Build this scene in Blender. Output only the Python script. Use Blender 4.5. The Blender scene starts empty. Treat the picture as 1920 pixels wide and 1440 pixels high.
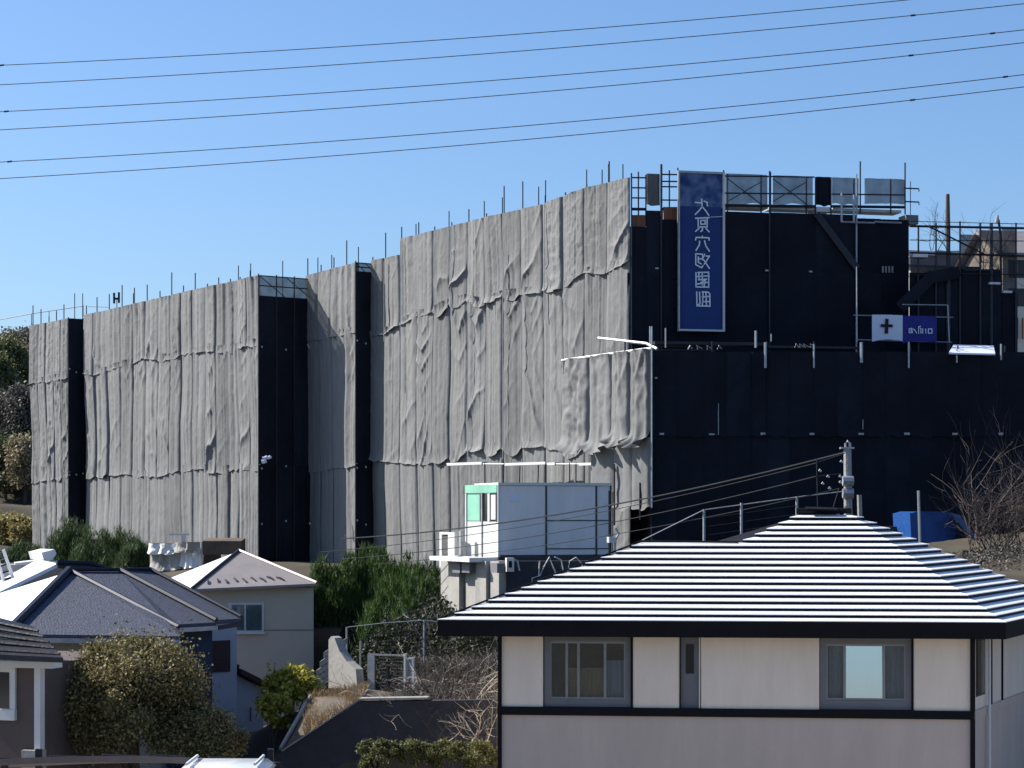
import bpy, math, random
import numpy as np
from mathutils import Vector, Matrix

random.seed(7)
RNG = np.random.default_rng(11)
scene = bpy.context.scene
COL = scene.collection

# ------------------------------------------------------------------ camera, sky, sun, exposure
H = 10.0          # camera height above datum
FPX = 4000.0      # focal length in photo pixels
HOR = 965.0       # horizon row in the photo
cam_d = bpy.data.cameras.new('camera')
cam = bpy.data.objects.new('camera', cam_d)
COL.objects.link(cam)
cam.location = (0, 0, H)
cam.rotation_euler = (math.radians(90), 0, 0)
cam_d.sensor_width = 36.0
cam_d.lens = 36.0 * FPX / 1920.0
cam_d.shift_y = (HOR - 720.0) / 1920.0
cam_d.clip_start = 0.5
cam_d.clip_end = 5000
scene.camera = cam

SUN_DIR = Vector((-0.750, 0.220, 0.623)).normalized()      # towards the sun
sun_el = math.asin(SUN_DIR.z)
sun_rot = math.atan2(SUN_DIR.x, SUN_DIR.y)
world = bpy.data.worlds.new('World')
scene.world = world
world.use_nodes = True
wn = world.node_tree.nodes
wn.clear()
w_out = wn.new('ShaderNodeOutputWorld')
w_bg = wn.new('ShaderNodeBackground')
w_sky = wn.new('ShaderNodeTexSky')
w_sky.sky_type = 'NISHITA'
w_sky.sun_disc = False
w_sky.sun_elevation = sun_el
w_sky.sun_rotation = sun_rot
w_sky.altitude = 50
w_sky.air_density = 1.0
w_sky.dust_density = 1.3
w_sky.ozone_density = 8.5
w_bg.inputs['Strength'].default_value = 0.10
world.node_tree.links.new(w_sky.outputs[0], w_bg.inputs['Color'])
world.node_tree.links.new(w_bg.outputs[0], w_out.inputs['Surface'])

sun_d = bpy.data.lights.new('sun', 'SUN')
sun_d.energy = 5.0
sun_d.angle = math.radians(0.53)
sun_d.color = (1.0, 0.955, 0.89)
sun = bpy.data.objects.new('sun', sun_d)
COL.objects.link(sun)
sun.location = (-40, 20, 60)
sun.rotation_euler = (-SUN_DIR).to_track_quat('-Z', 'Y').to_euler()

scene.view_settings.view_transform = 'Standard'
scene.view_settings.look = 'None'
scene.view_settings.exposure = 0.78
scene.view_settings.gamma = 1.0

# ------------------------------------------------------------------ helpers
BASE = {}


def P(px, py, Y):
    return Vector(((px - 960) / FPX * Y, Y, H + (HOR - py) / FPX * Y))


def tag(o, label=None, cat=None, group=None, kind=None):
    if label: o['label'] = label
    if cat: o['category'] = cat
    if group: o['group'] = group
    if kind: o['kind'] = kind
    return o


def thing(name, label, cat, loc, group=None):
    o = bpy.data.objects.new(name, None)
    COL.objects.link(o)
    o.location = loc
    o.empty_display_size = 0.2
    BASE[o.name] = Vector(loc)
    return tag(o, label, cat, group)


def link_mesh(name, me, mats, parent=None, base=None, smooth=False):
    """verts of me are in world space; shift to the parent's base."""
    b = BASE[parent.name] if parent else (Vector(base) if base is not None else Vector((0, 0, 0)))
    if b.length > 0:
        me.transform(Matrix.Translation(-b))
    if not isinstance(mats, (list, tuple)): mats = [mats]
    for m in mats: me.materials.append(m)
    if smooth:
        me.polygons.foreach_set('use_smooth', [True] * len(me.polygons))
    o = bpy.data.objects.new(name, me)
    COL.objects.link(o)
    if parent:
        o.parent = parent
    else:
        o.location = b
    BASE[o.name] = b
    return o


class MB:
    def __init__(self):
        self.v = []; self.f = []; self.m = []

    def add(self, vs, fs, mi=0):
        k = len(self.v)
        self.v += [tuple(p) for p in vs]
        self.f += [tuple(k + i for i in f) for f in fs]
        self.m += [mi] * len(fs)
        return self

    def para(self, o, a, b, c, mi=0):
        o, a, b, c = Vector(o), Vector(a), Vector(b), Vector(c)
        if a.cross(b).dot(c) < 0: a, b = b, a
        vs = [o, o + a, o + a + b, o + b, o + c, o + a + c, o + a + b + c, o + b + c]
        return self.add(vs, [(3, 2, 1, 0), (4, 5, 6, 7), (0, 1, 5, 4), (1, 2, 6, 5), (2, 3, 7, 6), (3, 0, 4, 7)], mi)

    def box(self, c, s, rz=0, mi=0):
        R = Matrix.Rotation(rz, 3, 'Z')
        a, b, d = R @ Vector((s[0], 0, 0)), R @ Vector((0, s[1], 0)), Vector((0, 0, s[2]))
        return self.para(Vector(c) - a / 2 - b / 2 - d / 2, a, b, d, mi)

    def poly(self, pts, mi=0):
        return self.add(pts, [tuple(range(len(pts)))], mi)

    def slab(self, pts, vec, mi=0):
        """extrude polygon pts by vec"""
        vec = Vector(vec); n = len(pts)
        pts = [Vector(p) for p in pts]
        nrm = Vector((0, 0, 0))
        for i in range(n):
            nrm += pts[i].cross(pts[(i + 1) % n])
        if nrm.dot(vec) > 0: pts = pts[::-1]
        vs = pts + [p + vec for p in pts]
        fs = [tuple(range(n)), tuple(range(2 * n - 1, n - 1, -1))]
        for i in range(n):
            j = (i + 1) % n
            fs.append((i, i + n, j + n, j))
        return self.add(vs, fs, mi)

    def tube(self, pts, r, n=6, mi=0, r2=None):
        pts = [Vector(p) for p in pts]
        rings = []
        L = len(pts)
        for i, p in enumerate(pts):
            d = (pts[min(i + 1, L - 1)] - pts[max(i - 1, 0)])
            if d.length < 1e-9: d = Vector((0, 0, 1))
            d.normalize()
            a = d.cross(Vector((0, 0, 1)) if abs(d.z) < .9 else Vector((1, 0, 0))).normalized()
            b = d.cross(a)
            rr = r if r2 is None else r + (r2 - r) * i / max(1, L - 1)
            rings.append([p + (a * math.cos(t) + b * math.sin(t)) * rr for t in [2 * math.pi * k / n for k in range(n)]])
        vs = [q for ring in rings for q in ring]
        fs = []
        for i in range(L - 1):
            for k in range(n):
                a0 = i * n + k; a1 = i * n + (k + 1) % n
                fs.append((a0, a1, a1 + n, a0 + n))
        fs.append(tuple(range(n - 1, -1, -1)))
        fs.append(tuple(range((L - 1) * n, L * n)))
        return self.add(vs, fs, mi)

    def build(self, name, mats, parent=None, base=None, smooth=False):
        me = bpy.data.meshes.new(name)
        me.from_pydata([tuple(v) for v in self.v], [], self.f)
        if any(self.m): me.polygons.foreach_set('material_index', self.m)
        me.update()
        return link_mesh(name, me, mats, parent, base, smooth)


class Frame:
    """a vertical plane standing on the plan line A-B, both given as photo column + distance"""
    def __init__(self, pxA, YA, pxB, YB):
        self.a = Vector(((pxA - 960) / FPX * YA, YA)); self.b = Vector(((pxB - 960) / FPX * YB, YB))
        self.L = (self.b - self.a).length
        self.e = (self.b - self.a) / self.L
        self.n = Vector((self.e.y, -self.e.x))
        self.n3 = Vector((self.n.x, self.n.y, 0)); self.e3 = Vector((self.e.x, self.e.y, 0))

    def s(self, px, o=0):
        k = (px - 960) / FPX
        q = self.a + self.n * o
        return (k * q.y - q.x) / (self.e.x - k * self.e.y)

    def Y(self, px, o=0):
        return self.a.y + self.n.y * o + self.e.y * self.s(px, o)

    def z(self, px, py, o=0):
        return H + (HOR - py) / FPX * self.Y(px, o)

    def pt(self, s, z, o=0):
        q = self.a + self.e * s + self.n * o
        return Vector((q.x, q.y, z))

    def P(self, px, py, o=0):
        return self.pt(self.s(px, o), self.z(px, py, o), o)

    def box(self, mb, s0, s1, z0, z1, o0, o1, mi=0):
        return mb.para(self.pt(s0, z0, o0), self.e3 * (s1 - s0), self.n3 * (o1 - o0), Vector((0, 0, z1 - z0)), mi)

    def pbox(self, mb, x0, x1, y0, y1, o0, o1, mi=0):
        """box from photo columns/rows measured at the left column"""
        s0, s1 = self.s(x0, o1), self.s(x1, o1)
        xm = (x0 + x1) / 2
        return self.box(mb, s0, s1, self.z(xm, y1, o1), self.z(xm, y0, o1), o0, o1, mi)

    def ribbon(self, mb, pts, w, o, mi=0, th=.008):
        """a flat brush stroke of width w (m) along photo points on the plane"""
        q = [(self.s(x, o), self.z(x, y, o)) for x, y in pts]
        for (s0, z0), (s1, z1) in zip(q[:-1], q[1:]):
            d = Vector((s1 - s0, z1 - z0))
            if d.length < 1e-6: continue
            d.normalize(); nn = Vector((-d.y, d.x)) * w / 2; d2 = d * w * .35
            c = [(s0 - d2.x + nn.x, z0 - d2.y + nn.y), (s1 + d2.x + nn.x, z1 + d2.y + nn.y), (s1 + d2.x - nn.x, z1 + d2.y - nn.y), (s0 - d2.x - nn.x, z0 - d2.y - nn.y)]
            o += .0006
            mb.slab([self.pt(a, b, o) for a, b in c], self.n3 * th, mi)


def interp(prof, x):
    return float(np.interp(x, [p[0] for p in prof], [p[1] for p in prof]))


# numpy value noise
TAB = RNG.random((256, 256))
def vn(x, y, seed=0):
    x = np.asarray(x, float) + seed * 17.31; y = np.asarray(y, float) + seed * 5.77
    xi = np.floor(x).astype(int); yi = np.floor(y).astype(int)
    fx = x - xi; fy = y - yi
    fx = fx * fx * fx * (fx * (fx * 6 - 15) + 10); fy = fy * fy * fy * (fy * (fy * 6 - 15) + 10)
    g = lambda a, b: TAB[a % 256, b % 256]
    return ((g(xi, yi) * (1 - fx) + g(xi + 1, yi) * fx) * (1 - fy) + (g(xi, yi + 1) * (1 - fx) + g(xi + 1, yi + 1) * fx) * fy) * 2 - 1
def fbm(x, y, seed=0, oct=3):
    r = 0; a = 1.0; t = 0
    for i in range(oct):
        r = r + a * vn(x * 2 ** i, y * 2 ** i, seed + i * 3.1); t += a; a *= .5
    return r / t


def np_mesh(name, V, Q):
    me = bpy.data.meshes.new(name)
    V = np.asarray(V, np.float32); Q = np.asarray(Q, np.int32)
    me.vertices.add(len(V)); me.vertices.foreach_set('co', V.ravel())
    k = Q.shape[1]
    me.loops.add(Q.size); me.loops.foreach_set('vertex_index', Q.ravel())
    me.polygons.add(len(Q))
    me.polygons.foreach_set('loop_start', np.arange(0, Q.size, k, dtype=np.int32))
    me.update(calc_edges=True); me.validate()
    return me


def grid_quads(nu, nv):
    i, j = np.meshgrid(np.arange(nu), np.arange(nv))
    a = (j * (nu + 1) + i).ravel()
    return np.stack([a, a + nu + 1, a + nu + 2, a + 1], 1)


# ------------------------------------------------------------------ materials
def mat(name, col, rough=.8, metal=0., var=.12, scale=3., bump=0., bscale=40., spec=.4, stretch=None, hue=None, coat=0):
    m = bpy.data.materials.new(name); m.use_nodes = True
    nt = m.node_tree; N = nt.nodes; L = nt.links
    b = N['Principled BSDF']
    b.inputs['Roughness'].default_value = rough; b.inputs['Metallic'].default_value = metal
    b.inputs['Specular IOR Level'].default_value = spec
    if coat: b.inputs['Coat Weight'].default_value = coat
    tc = N.new('ShaderNodeTexCoord'); mp = N.new('ShaderNodeMapping')
    L.new(tc.outputs['Object'], mp.inputs['Vector'])
    if stretch: mp.inputs['Scale'].default_value = stretch
    nz = N.new('ShaderNodeTexNoise'); nz.inputs['Scale'].default_value = scale; nz.inputs['Detail'].default_value = 6; nz.inputs['Roughness'].default_value = .65
    L.new(mp.outputs[0], nz.inputs['Vector'])
    rp = N.new('ShaderNodeValToRGB')
    c = Vector(col[:3]); c2 = Vector(hue) if hue else c
    rp.color_ramp.elements[0].position = .3; rp.color_ramp.elements[1].position = .7
    rp.color_ramp.elements[0].color = (*(c * (1 - var)), 1); rp.color_ramp.elements[1].color = (*[min(1, q) for q in c2 * (1 + var)], 1)
    L.new(nz.outputs['Fac'], rp.inputs['Fac'])
    L.new(rp.outputs['Color'], b.inputs['Base Color'])
    if bump:
        n2 = N.new('ShaderNodeTexNoise'); n2.inputs['Scale'].default_value = bscale; n2.inputs['Detail'].default_value = 4
        L.new(mp.outputs[0], n2.inputs['Vector'])
        bp = N.new('ShaderNodeBump'); bp.inputs['Strength'].default_value = bump; bp.inputs['Distance'].default_value = .03
        L.new(n2.outputs['Fac'], bp.inputs['Height']); L.new(bp.outputs[0], b.inputs['Normal'])
    return m


def leaf_mat(name, c0, c1, rough=.6, trans=.25):
    m = bpy.data.materials.new(name); m.use_nodes = True
    nt = m.node_tree; N = nt.nodes; L = nt.links
    b = N['Principled BSDF']; b.inputs['Roughness'].default_value = rough; b.inputs['Specular IOR Level'].default_value = .3
    g = N.new('ShaderNodeNewGeometry'); rp = N.new('ShaderNodeValToRGB')
    rp.color_ramp.elements[0].color = (*c0, 1); rp.color_ramp.elements[1].color = (*c1, 1)
    L.new(g.outputs['Random Per Island'], rp.inputs['Fac']); L.new(rp.outputs[0], b.inputs['Base Color'])
    t = N.new('ShaderNodeBsdfTranslucent'); L.new(rp.outputs[0], t.inputs['Color'])
    mx = N.new('ShaderNodeMixShader'); mx.inputs[0].default_value = trans
    L.new(b.outputs[0], mx.inputs[1]); L.new(t.outputs[0], mx.inputs[2]); L.new(mx.outputs[0], N['Material Output'].inputs['Surface'])
    return m


def glass_mat(name, tint=(.75, .8, .82), refl=(.9, .93, .95), base=.08):
    m = bpy.data.materials.new(name); m.use_nodes = True
    nt = m.node_tree; N = nt.nodes; L = nt.links
    N.remove(N['Principled BSDF'])
    tr = N.new('ShaderNodeBsdfTransparent'); tr.inputs[0].default_value = (*tint, 1)
    gl = N.new('ShaderNodeBsdfGlossy'); gl.inputs['Roughness'].default_value = .02; gl.inputs['Color'].default_value = (*refl, 1)
    fr = N.new('ShaderNodeFresnel'); fr.inputs['IOR'].default_value = 1.5
    ad = N.new('ShaderNodeMath'); ad.operation = 'ADD'; ad.use_clamp = True; ad.inputs[1].default_value = base
    L.new(fr.outputs[0], ad.inputs[0])
    mx = N.new('ShaderNodeMixShader'); L.new(ad.outputs[0], mx.inputs[0]); L.new(tr.outputs[0], mx.inputs[1]); L.new(gl.outputs[0], mx.inputs[2])
    L.new(mx.outputs[0], N['Material Output'].inputs['Surface'])
    return m


def sheer_mat(name, col, alpha):
    """thin mesh cloth: part see-through"""
    m = bpy.data.materials.new(name); m.use_nodes = True
    nt = m.node_tree; N = nt.nodes; L = nt.links
    b = N['Principled BSDF']; b.inputs['Base Color'].default_value = (*col, 1); b.inputs['Roughness'].default_value = .9
    nz = N.new('ShaderNodeTexNoise'); nz.inputs['Scale'].default_value = 2.5; nz.inputs['Detail'].default_value = 5
    tc = N.new('ShaderNodeTexCoord'); L.new(tc.outputs['Object'], nz.inputs['Vector'])
    mr = N.new('ShaderNodeMapRange'); mr.inputs[3].default_value = alpha - .15; mr.inputs[4].default_value = alpha + .15
    L.new(nz.outputs['Fac'], mr.inputs[0])
    tr = N.new('ShaderNodeBsdfTransparent'); mx = N.new('ShaderNodeMixShader')
    L.new(mr.outputs[0], mx.inputs[0]); L.new(tr.outputs[0], mx.inputs[1]); L.new(b.outputs[0], mx.inputs[2])
    L.new(mx.outputs[0], N['Material Output'].inputs['Surface'])
    return m


M = {}
M['tarp'] = mat('grey_tarp', (.166, .166, .162), .75, var=.10, scale=1.1, bump=.35, bscale=22, spec=.35, stretch=(2.2, 2.2, .5))
M['tarp_b'] = mat('grey_tarp_faded', (.182, .182, .178), .75, var=.10, scale=1.3, bump=.35, bscale=20, spec=.35, stretch=(2.2, 2.2, .5))
M['tarp_c'] = mat('grey_tarp_dusty', (.145, .145, .142), .78, var=.12, scale=1.2, bump=.4, bscale=24, spec=.3, stretch=(2.2, 2.2, .5))
TARPS = [M['tarp'], M['tarp_b'], M['tarp'], M['tarp_c']]
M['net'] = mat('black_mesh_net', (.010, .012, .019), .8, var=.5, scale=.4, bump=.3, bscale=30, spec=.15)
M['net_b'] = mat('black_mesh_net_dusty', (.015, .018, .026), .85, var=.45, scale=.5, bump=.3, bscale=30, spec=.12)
M['sheer'] = sheer_mat('sheer_grey_mesh', (.13, .14, .16), .84)
M['sheer_dark'] = sheer_mat('sheer_dark_mesh', (.02, .022, .03), .84)
M['steel'] = mat('galvanised_steel', (.36, .37, .38), .5, .6, var=.2, scale=6)
M['dark_steel'] = mat('dark_steel', (.03, .032, .04), .5, .5, var=.25, scale=6)
M['plank'] = mat('scaffold_plank', (.42, .43, .43), .5, .3, var=.2, scale=5)
M['white_paint'] = mat('white_paint', (.62, .62, .60), .5, var=.06, scale=2)
M['concrete'] = mat('concrete', (.29, .285, .27), .9, var=.18, scale=1.6, bump=.4, bscale=12)
M['concrete_pale'] = mat('concrete_pale', (.31, .295, .265), .9, var=.15, scale=1.4, bump=.3, bscale=12)
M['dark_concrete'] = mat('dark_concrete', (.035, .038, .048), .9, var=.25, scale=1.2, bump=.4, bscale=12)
M['soil'] = mat('soil', (.10, .08, .06), .95, var=.4, scale=.8, bump=.8, bscale=6)
M['dry_grass'] = leaf_mat('dry_grass', (.17, .115, .06), (.36, .27, .15), .8, .2)
M['board'] = mat('brown_board', (.20, .09, .045), .8, var=.3, scale=2)
M['navy_banner'] = mat('navy_banner', (.012, .042, .17), .6, var=.12, scale=.5, spec=.3)
M['white_ink'] = mat('white_print', (.78, .82, .86), .6, var=.05)
M['white_cloth'] = mat('white_cloth_sign', (.66, .70, .80), .7, var=.04, scale=1.5)
M['blue_sign'] = mat('deep_blue_sign', (.012, .014, .20), .6, var=.15, scale=1.)
M['black_ink'] = mat('black_print', (.006, .006, .012), .7, var=.1)
M['blue_tarp'] = mat('blue_tarp', (.003, .055, .22), .5, var=.15, scale=3, bump=.3, bscale=8)
M['roof_lit'] = mat('lit_roof_metal', (.88, .88, .88), .35, 0, var=.05, scale=2.5, bump=.04, bscale=8, spec=.6)  # light painted in: white for lit treads and sunward roof slopes
M['trim_and_riser_shade'] = mat('dark_trim_and_riser_shade', (.006, .005, .007), .6, 0, var=.3, scale=4, spec=.15)  # real dark trim; also painted shade on the roof course risers
M['stucco'] = mat('cream_stucco', (.79, .66, .53), .95, var=.07, scale=1.6, bump=.25, bscale=60, stretch=(1.6, 1.6, .3))
M['stucco_low'] = mat('mauve_stucco', (.53, .43, .36), .95, var=.08, scale=1.5, bump=.25, bscale=60, stretch=(1.6, 1.6, .3))
M['frame_grey'] = mat('grey_window_surround', (.16, .155, .16), .6, var=.1, scale=2)
M['frame_dark'] = mat('dark_sash', (.05, .048, .05), .5, .3, var=.15, scale=4)
M['sash'] = mat('bronze_sash', (.24, .235, .23), .4, .5, var=.1, scale=5)
M['glass'] = glass_mat('window_glass')
M['glass_bright'] = glass_mat('coated_glass', (.88, .9, .88), (.97, .97, .95), .6)
M['room'] = mat('dim_room', (.05, .045, .045), .95, var=.3, scale=2)
M['curtain_brown'] = mat('tan_curtain', (.62, .42, .22), .95, var=.2, scale=4, stretch=(6, 6, .5))
M['curtain_grey'] = mat('grey_lace_curtain', (.56, .58, .60), .95, var=.15, scale=4, stretch=(6, 6, .5))
M['curtain_white'] = mat('white_blind', (.88, .88, .84), .9, var=.06, scale=3)
M['slate'] = mat('blue_grey_shingle', (.055, .062, .088), .7, var=.35, scale=9, bump=.9, bscale=26, spec=.4, stretch=(1, 1, 2))
M['slate_trim'] = mat('navy_ridge_metal', (.010, .013, .026), .5, 0, var=.2, scale=4)
M['navy_wall'] = mat('navy_siding', (.020, .035, .070), .8, var=.12, scale=2)
M['lilac_wall'] = mat('pale_lilac_wall', (.42, .42, .47), .9, var=.07, scale=1.2, bump=.15, bscale=40)
M['beige_wall'] = mat('beige_wall', (.52, .46, .38), .95, var=.07, scale=.8, bump=.2, bscale=40)
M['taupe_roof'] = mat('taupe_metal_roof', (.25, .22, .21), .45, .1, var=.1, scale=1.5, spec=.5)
M['maroon'] = mat('maroon_shutter', (.05, .022, .026), .6, var=.2, scale=5)
M['brown_wall'] = mat('brown_siding', (.105, .080, .068), .8, var=.15, scale=1.5)
M['black_tile'] = mat('black_roof_tile', (.018, .017, .02), .5, var=.35, scale=5, bump=.4, bscale=14)
M['office_grey'] = mat('grey_office_panel', (.74, .70, .67), .5, 0, var=.09, scale=1.4, stretch=(1.5, 1.5, .35))
M['office_white'] = mat('office_white', (.62, .62, .55), .55, var=.06, scale=2)
M['green_film'] = mat('pale_green_film', (.22, .50, .35), .5, var=.15, scale=1.5)
M['bark'] = mat('bark', (.09, .07, .055), .95, var=.3, scale=8, bump=.5, bscale=20)
M['twig'] = mat('pale_twig', (.42, .37, .31), .9, var=.35, scale=9)
M['twig_red'] = mat('red_brown_twig', (.14, .105, .085), .9, var=.4, scale=9)
M['twig_dark'] = mat('dark_twig', (.055, .045, .042), .9, var=.35, scale=9)
M['cable'] = mat('black_cable', (.02, .02, .022), .5, var=.1)
M['ground'] = mat('earth_ground', (.055, .040, .028), .95, var=.45, scale=.35, bump=.7, bscale=4, hue=(.05, .042, .026))
M['rock'] = mat('bare_hill_face', (.12, .11, .105), .95, var=.4, scale=.7, bump=1., bscale=3)
M['car_white'] = mat('white_car_paint', (.80, .81, .82), .25, 0, var=.03, coat=.6)
M['car_glass'] = mat('car_glass', (.015, .017, .02), .08, 0, var=.05, spec=.8)
M['tyre'] = mat('tyre_rubber', (.02, .02, .02), .85, var=.2)
M['carport'] = mat('brown_carport_roof', (.10, .082, .078), .6, var=.2, scale=1.5, bump=.15, bscale=10)
M['olive'] = leaf_mat('olive_leaf', (.055, .052, .02), (.32, .27, .12))
M['green'] = leaf_mat('dark_green_needle', (.018, .040, .010), (.10, .165, .04))
M['grassgreen'] = leaf_mat('green_needle', (.022, .042, .016), (.11, .16, .06))
M['lime'] = leaf_mat('yellow_green_leaf', (.14, .15, .02), (.55, .50, .10), .5, .4)
M['clip'] = leaf_mat('clipped_shrub_leaf', (.035, .045, .014), (.19, .19, .07))
M['tan_leaf'] = leaf_mat('tan_brush', (.15, .125, .07), (.38, .32, .19))
M['grey_leaf'] = leaf_mat('grey_brush', (.055, .05, .045), (.20, .18, .155))
M['yellow_leaf'] = leaf_mat('straw_hedge_leaf', (.22, .18, .06), (.46, .40, .17))
M['hill_green'] = leaf_mat('hill_tree_leaf', (.05, .065, .025), (.20, .21, .09))

# ------------------------------------------------------------------ terrain
CTRL = np.array([
    (-60, -30, -9), (0, -30, -9), (60, -30, -9), (0, 5, -9), (-30, 15, -8), (30, 15, -8), (-4, 30, -5.1), (-2, 34, -6), (-7, 33, -6.2), (-30, 36, -7),
    (-12, 43, -7.2), (-9, 50, -7.2), (-6, 45, -7.3), (-14, 52, -7.2), (-30, 52, -7), (0, 41, -7.6), (5, 40, -7.8), (12, 40, -7.8), (8, 45, -7.8), (25, 40, -7), (-3, 44.5, -7.4), (-1, 45, -7.4), (-6, 47.5, -6.6),
    (-5.2, 48, -5.4), (-4.2, 50, -4.5), (-3.3, 49.5, -4.45), (-2.2, 50, -4.4), (-1.2, 49, -4.3), (-2.4, 47, -4.4), (-1, 47, -4.4), (-6.5, 55, -6.9), (-5, 54, -5.2), (-3, 56, -4.9), (1, 52, -3.5), (-1.6, 53, -4.),
    (4, 52.5, -1.9), (8, 51, -1.5), (10.5, 50.5, -1.35), (14, 53, -1.0), (20, 54, -.8), (8, 60, -.7), (16, 62, -.5), (4, 60, -1.6), (22, 64, -.3),
    (-8, 68, -6.8), (-11, 62, -6.9), (-7, 62, -6.9), (-16, 72, -5.5), (-5.2, 71, -3.9), (-3, 70, -3.4), (-2, 60, -3.2), (-1, 57, -3.5), (0, 62, -2.1), (1, 65, -1.9), (-1, 66, -2.2),
    (-9, 80, -1.8), (-18, 90, -1.9), (-26, 106, -1.7), (-14, 84, -2.2), (-22, 94, -2.6), (-5, 77, -1.9), (0, 85, -1.6), (-20, 112, -1.6), (10, 82, 0), (-30, 100, -2.2), (-40, 100, -2),
    (-29, 118, -.6), (-31, 124, .6), (-33, 134, 6.5), (-31, 150, 10.0), (-50, 130, 7), (-40, 150, 11), (-10, 135, 3), (5, 130, 5), (19, 108, 8.2), (24, 98, 8.6), (20, 84, 4.), (30, 120, 10), (40, 90, 8), (30, 70, 1),
    (0, 220, 6), (-80, 200, 14), (80, 200, 14), (0, 420, 4), (-300, 400, 10), (300, 400, 10), (0, 1200, 0), (-600, 1200, 0), (600, 1200, 0), (-200, 60, -5), (200, 60, -3)], float)


def ground_z(x, y):
    x = np.asarray(x, float); y = np.asarray(y, float)
    sh = x.shape; x = x.ravel(); y = y.ravel()
    d2 = (x[:, None] - CTRL[None, :, 0]) ** 2 + (y[:, None] - CTRL[None, :, 1]) ** 2 + .15
    w = d2 ** -1.9
    z = (w * CTRL[None, :, 2]).sum(1) / w.sum(1)
    return (z + H).reshape(sh)


gx = np.concatenate([np.linspace(-900, -60, 18, endpoint=False), np.linspace(-60, 60, 150), np.linspace(66, 900, 18)])
gy = np.concatenate([np.linspace(-60, 24, 18, endpoint=False), np.linspace(24, 170, 190), np.linspace(176, 1500, 30)])
GX, GY = np.meshgrid(gx, gy)
GZ = ground_z(GX, GY) + fbm(GX * .6, GY * .6, 3) * .12
me = np_mesh('ground', np.stack([GX, GY, GZ], -1).reshape(-1, 3), grid_quads(len(gx) - 1, len(gy) - 1)[:, ::-1])
tag(link_mesh('ground', me, M['ground'], smooth=True), 'brown earth hillside stepping up to the building', kind='structure')


def gz(x, y):
    return float(ground_z(np.array([x]), np.array([y]))[0])


# unseen pale paving, added to bounce warm light onto the house fronts
sx = np.linspace(-45, 45, 91); sy = np.linspace(8, 38.6, 62)
SX, SY = np.meshgrid(sx, sy)
M['bounce_street'] = mat('bounce_street_concrete', (.30, .265, .225), .9, var=.12, scale=.5, bump=.2, bscale=20)
me = np_mesh('bounce_street', np.stack([SX, SY, ground_z(SX, SY) + .16], -1).reshape(-1, 3), grid_quads(90, 61)[:, ::-1])
tag(link_mesh('bounce_street', me, M['bounce_street'], smooth=True), 'unseen pale paving added to bounce light onto the house fronts', kind='structure')

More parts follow.
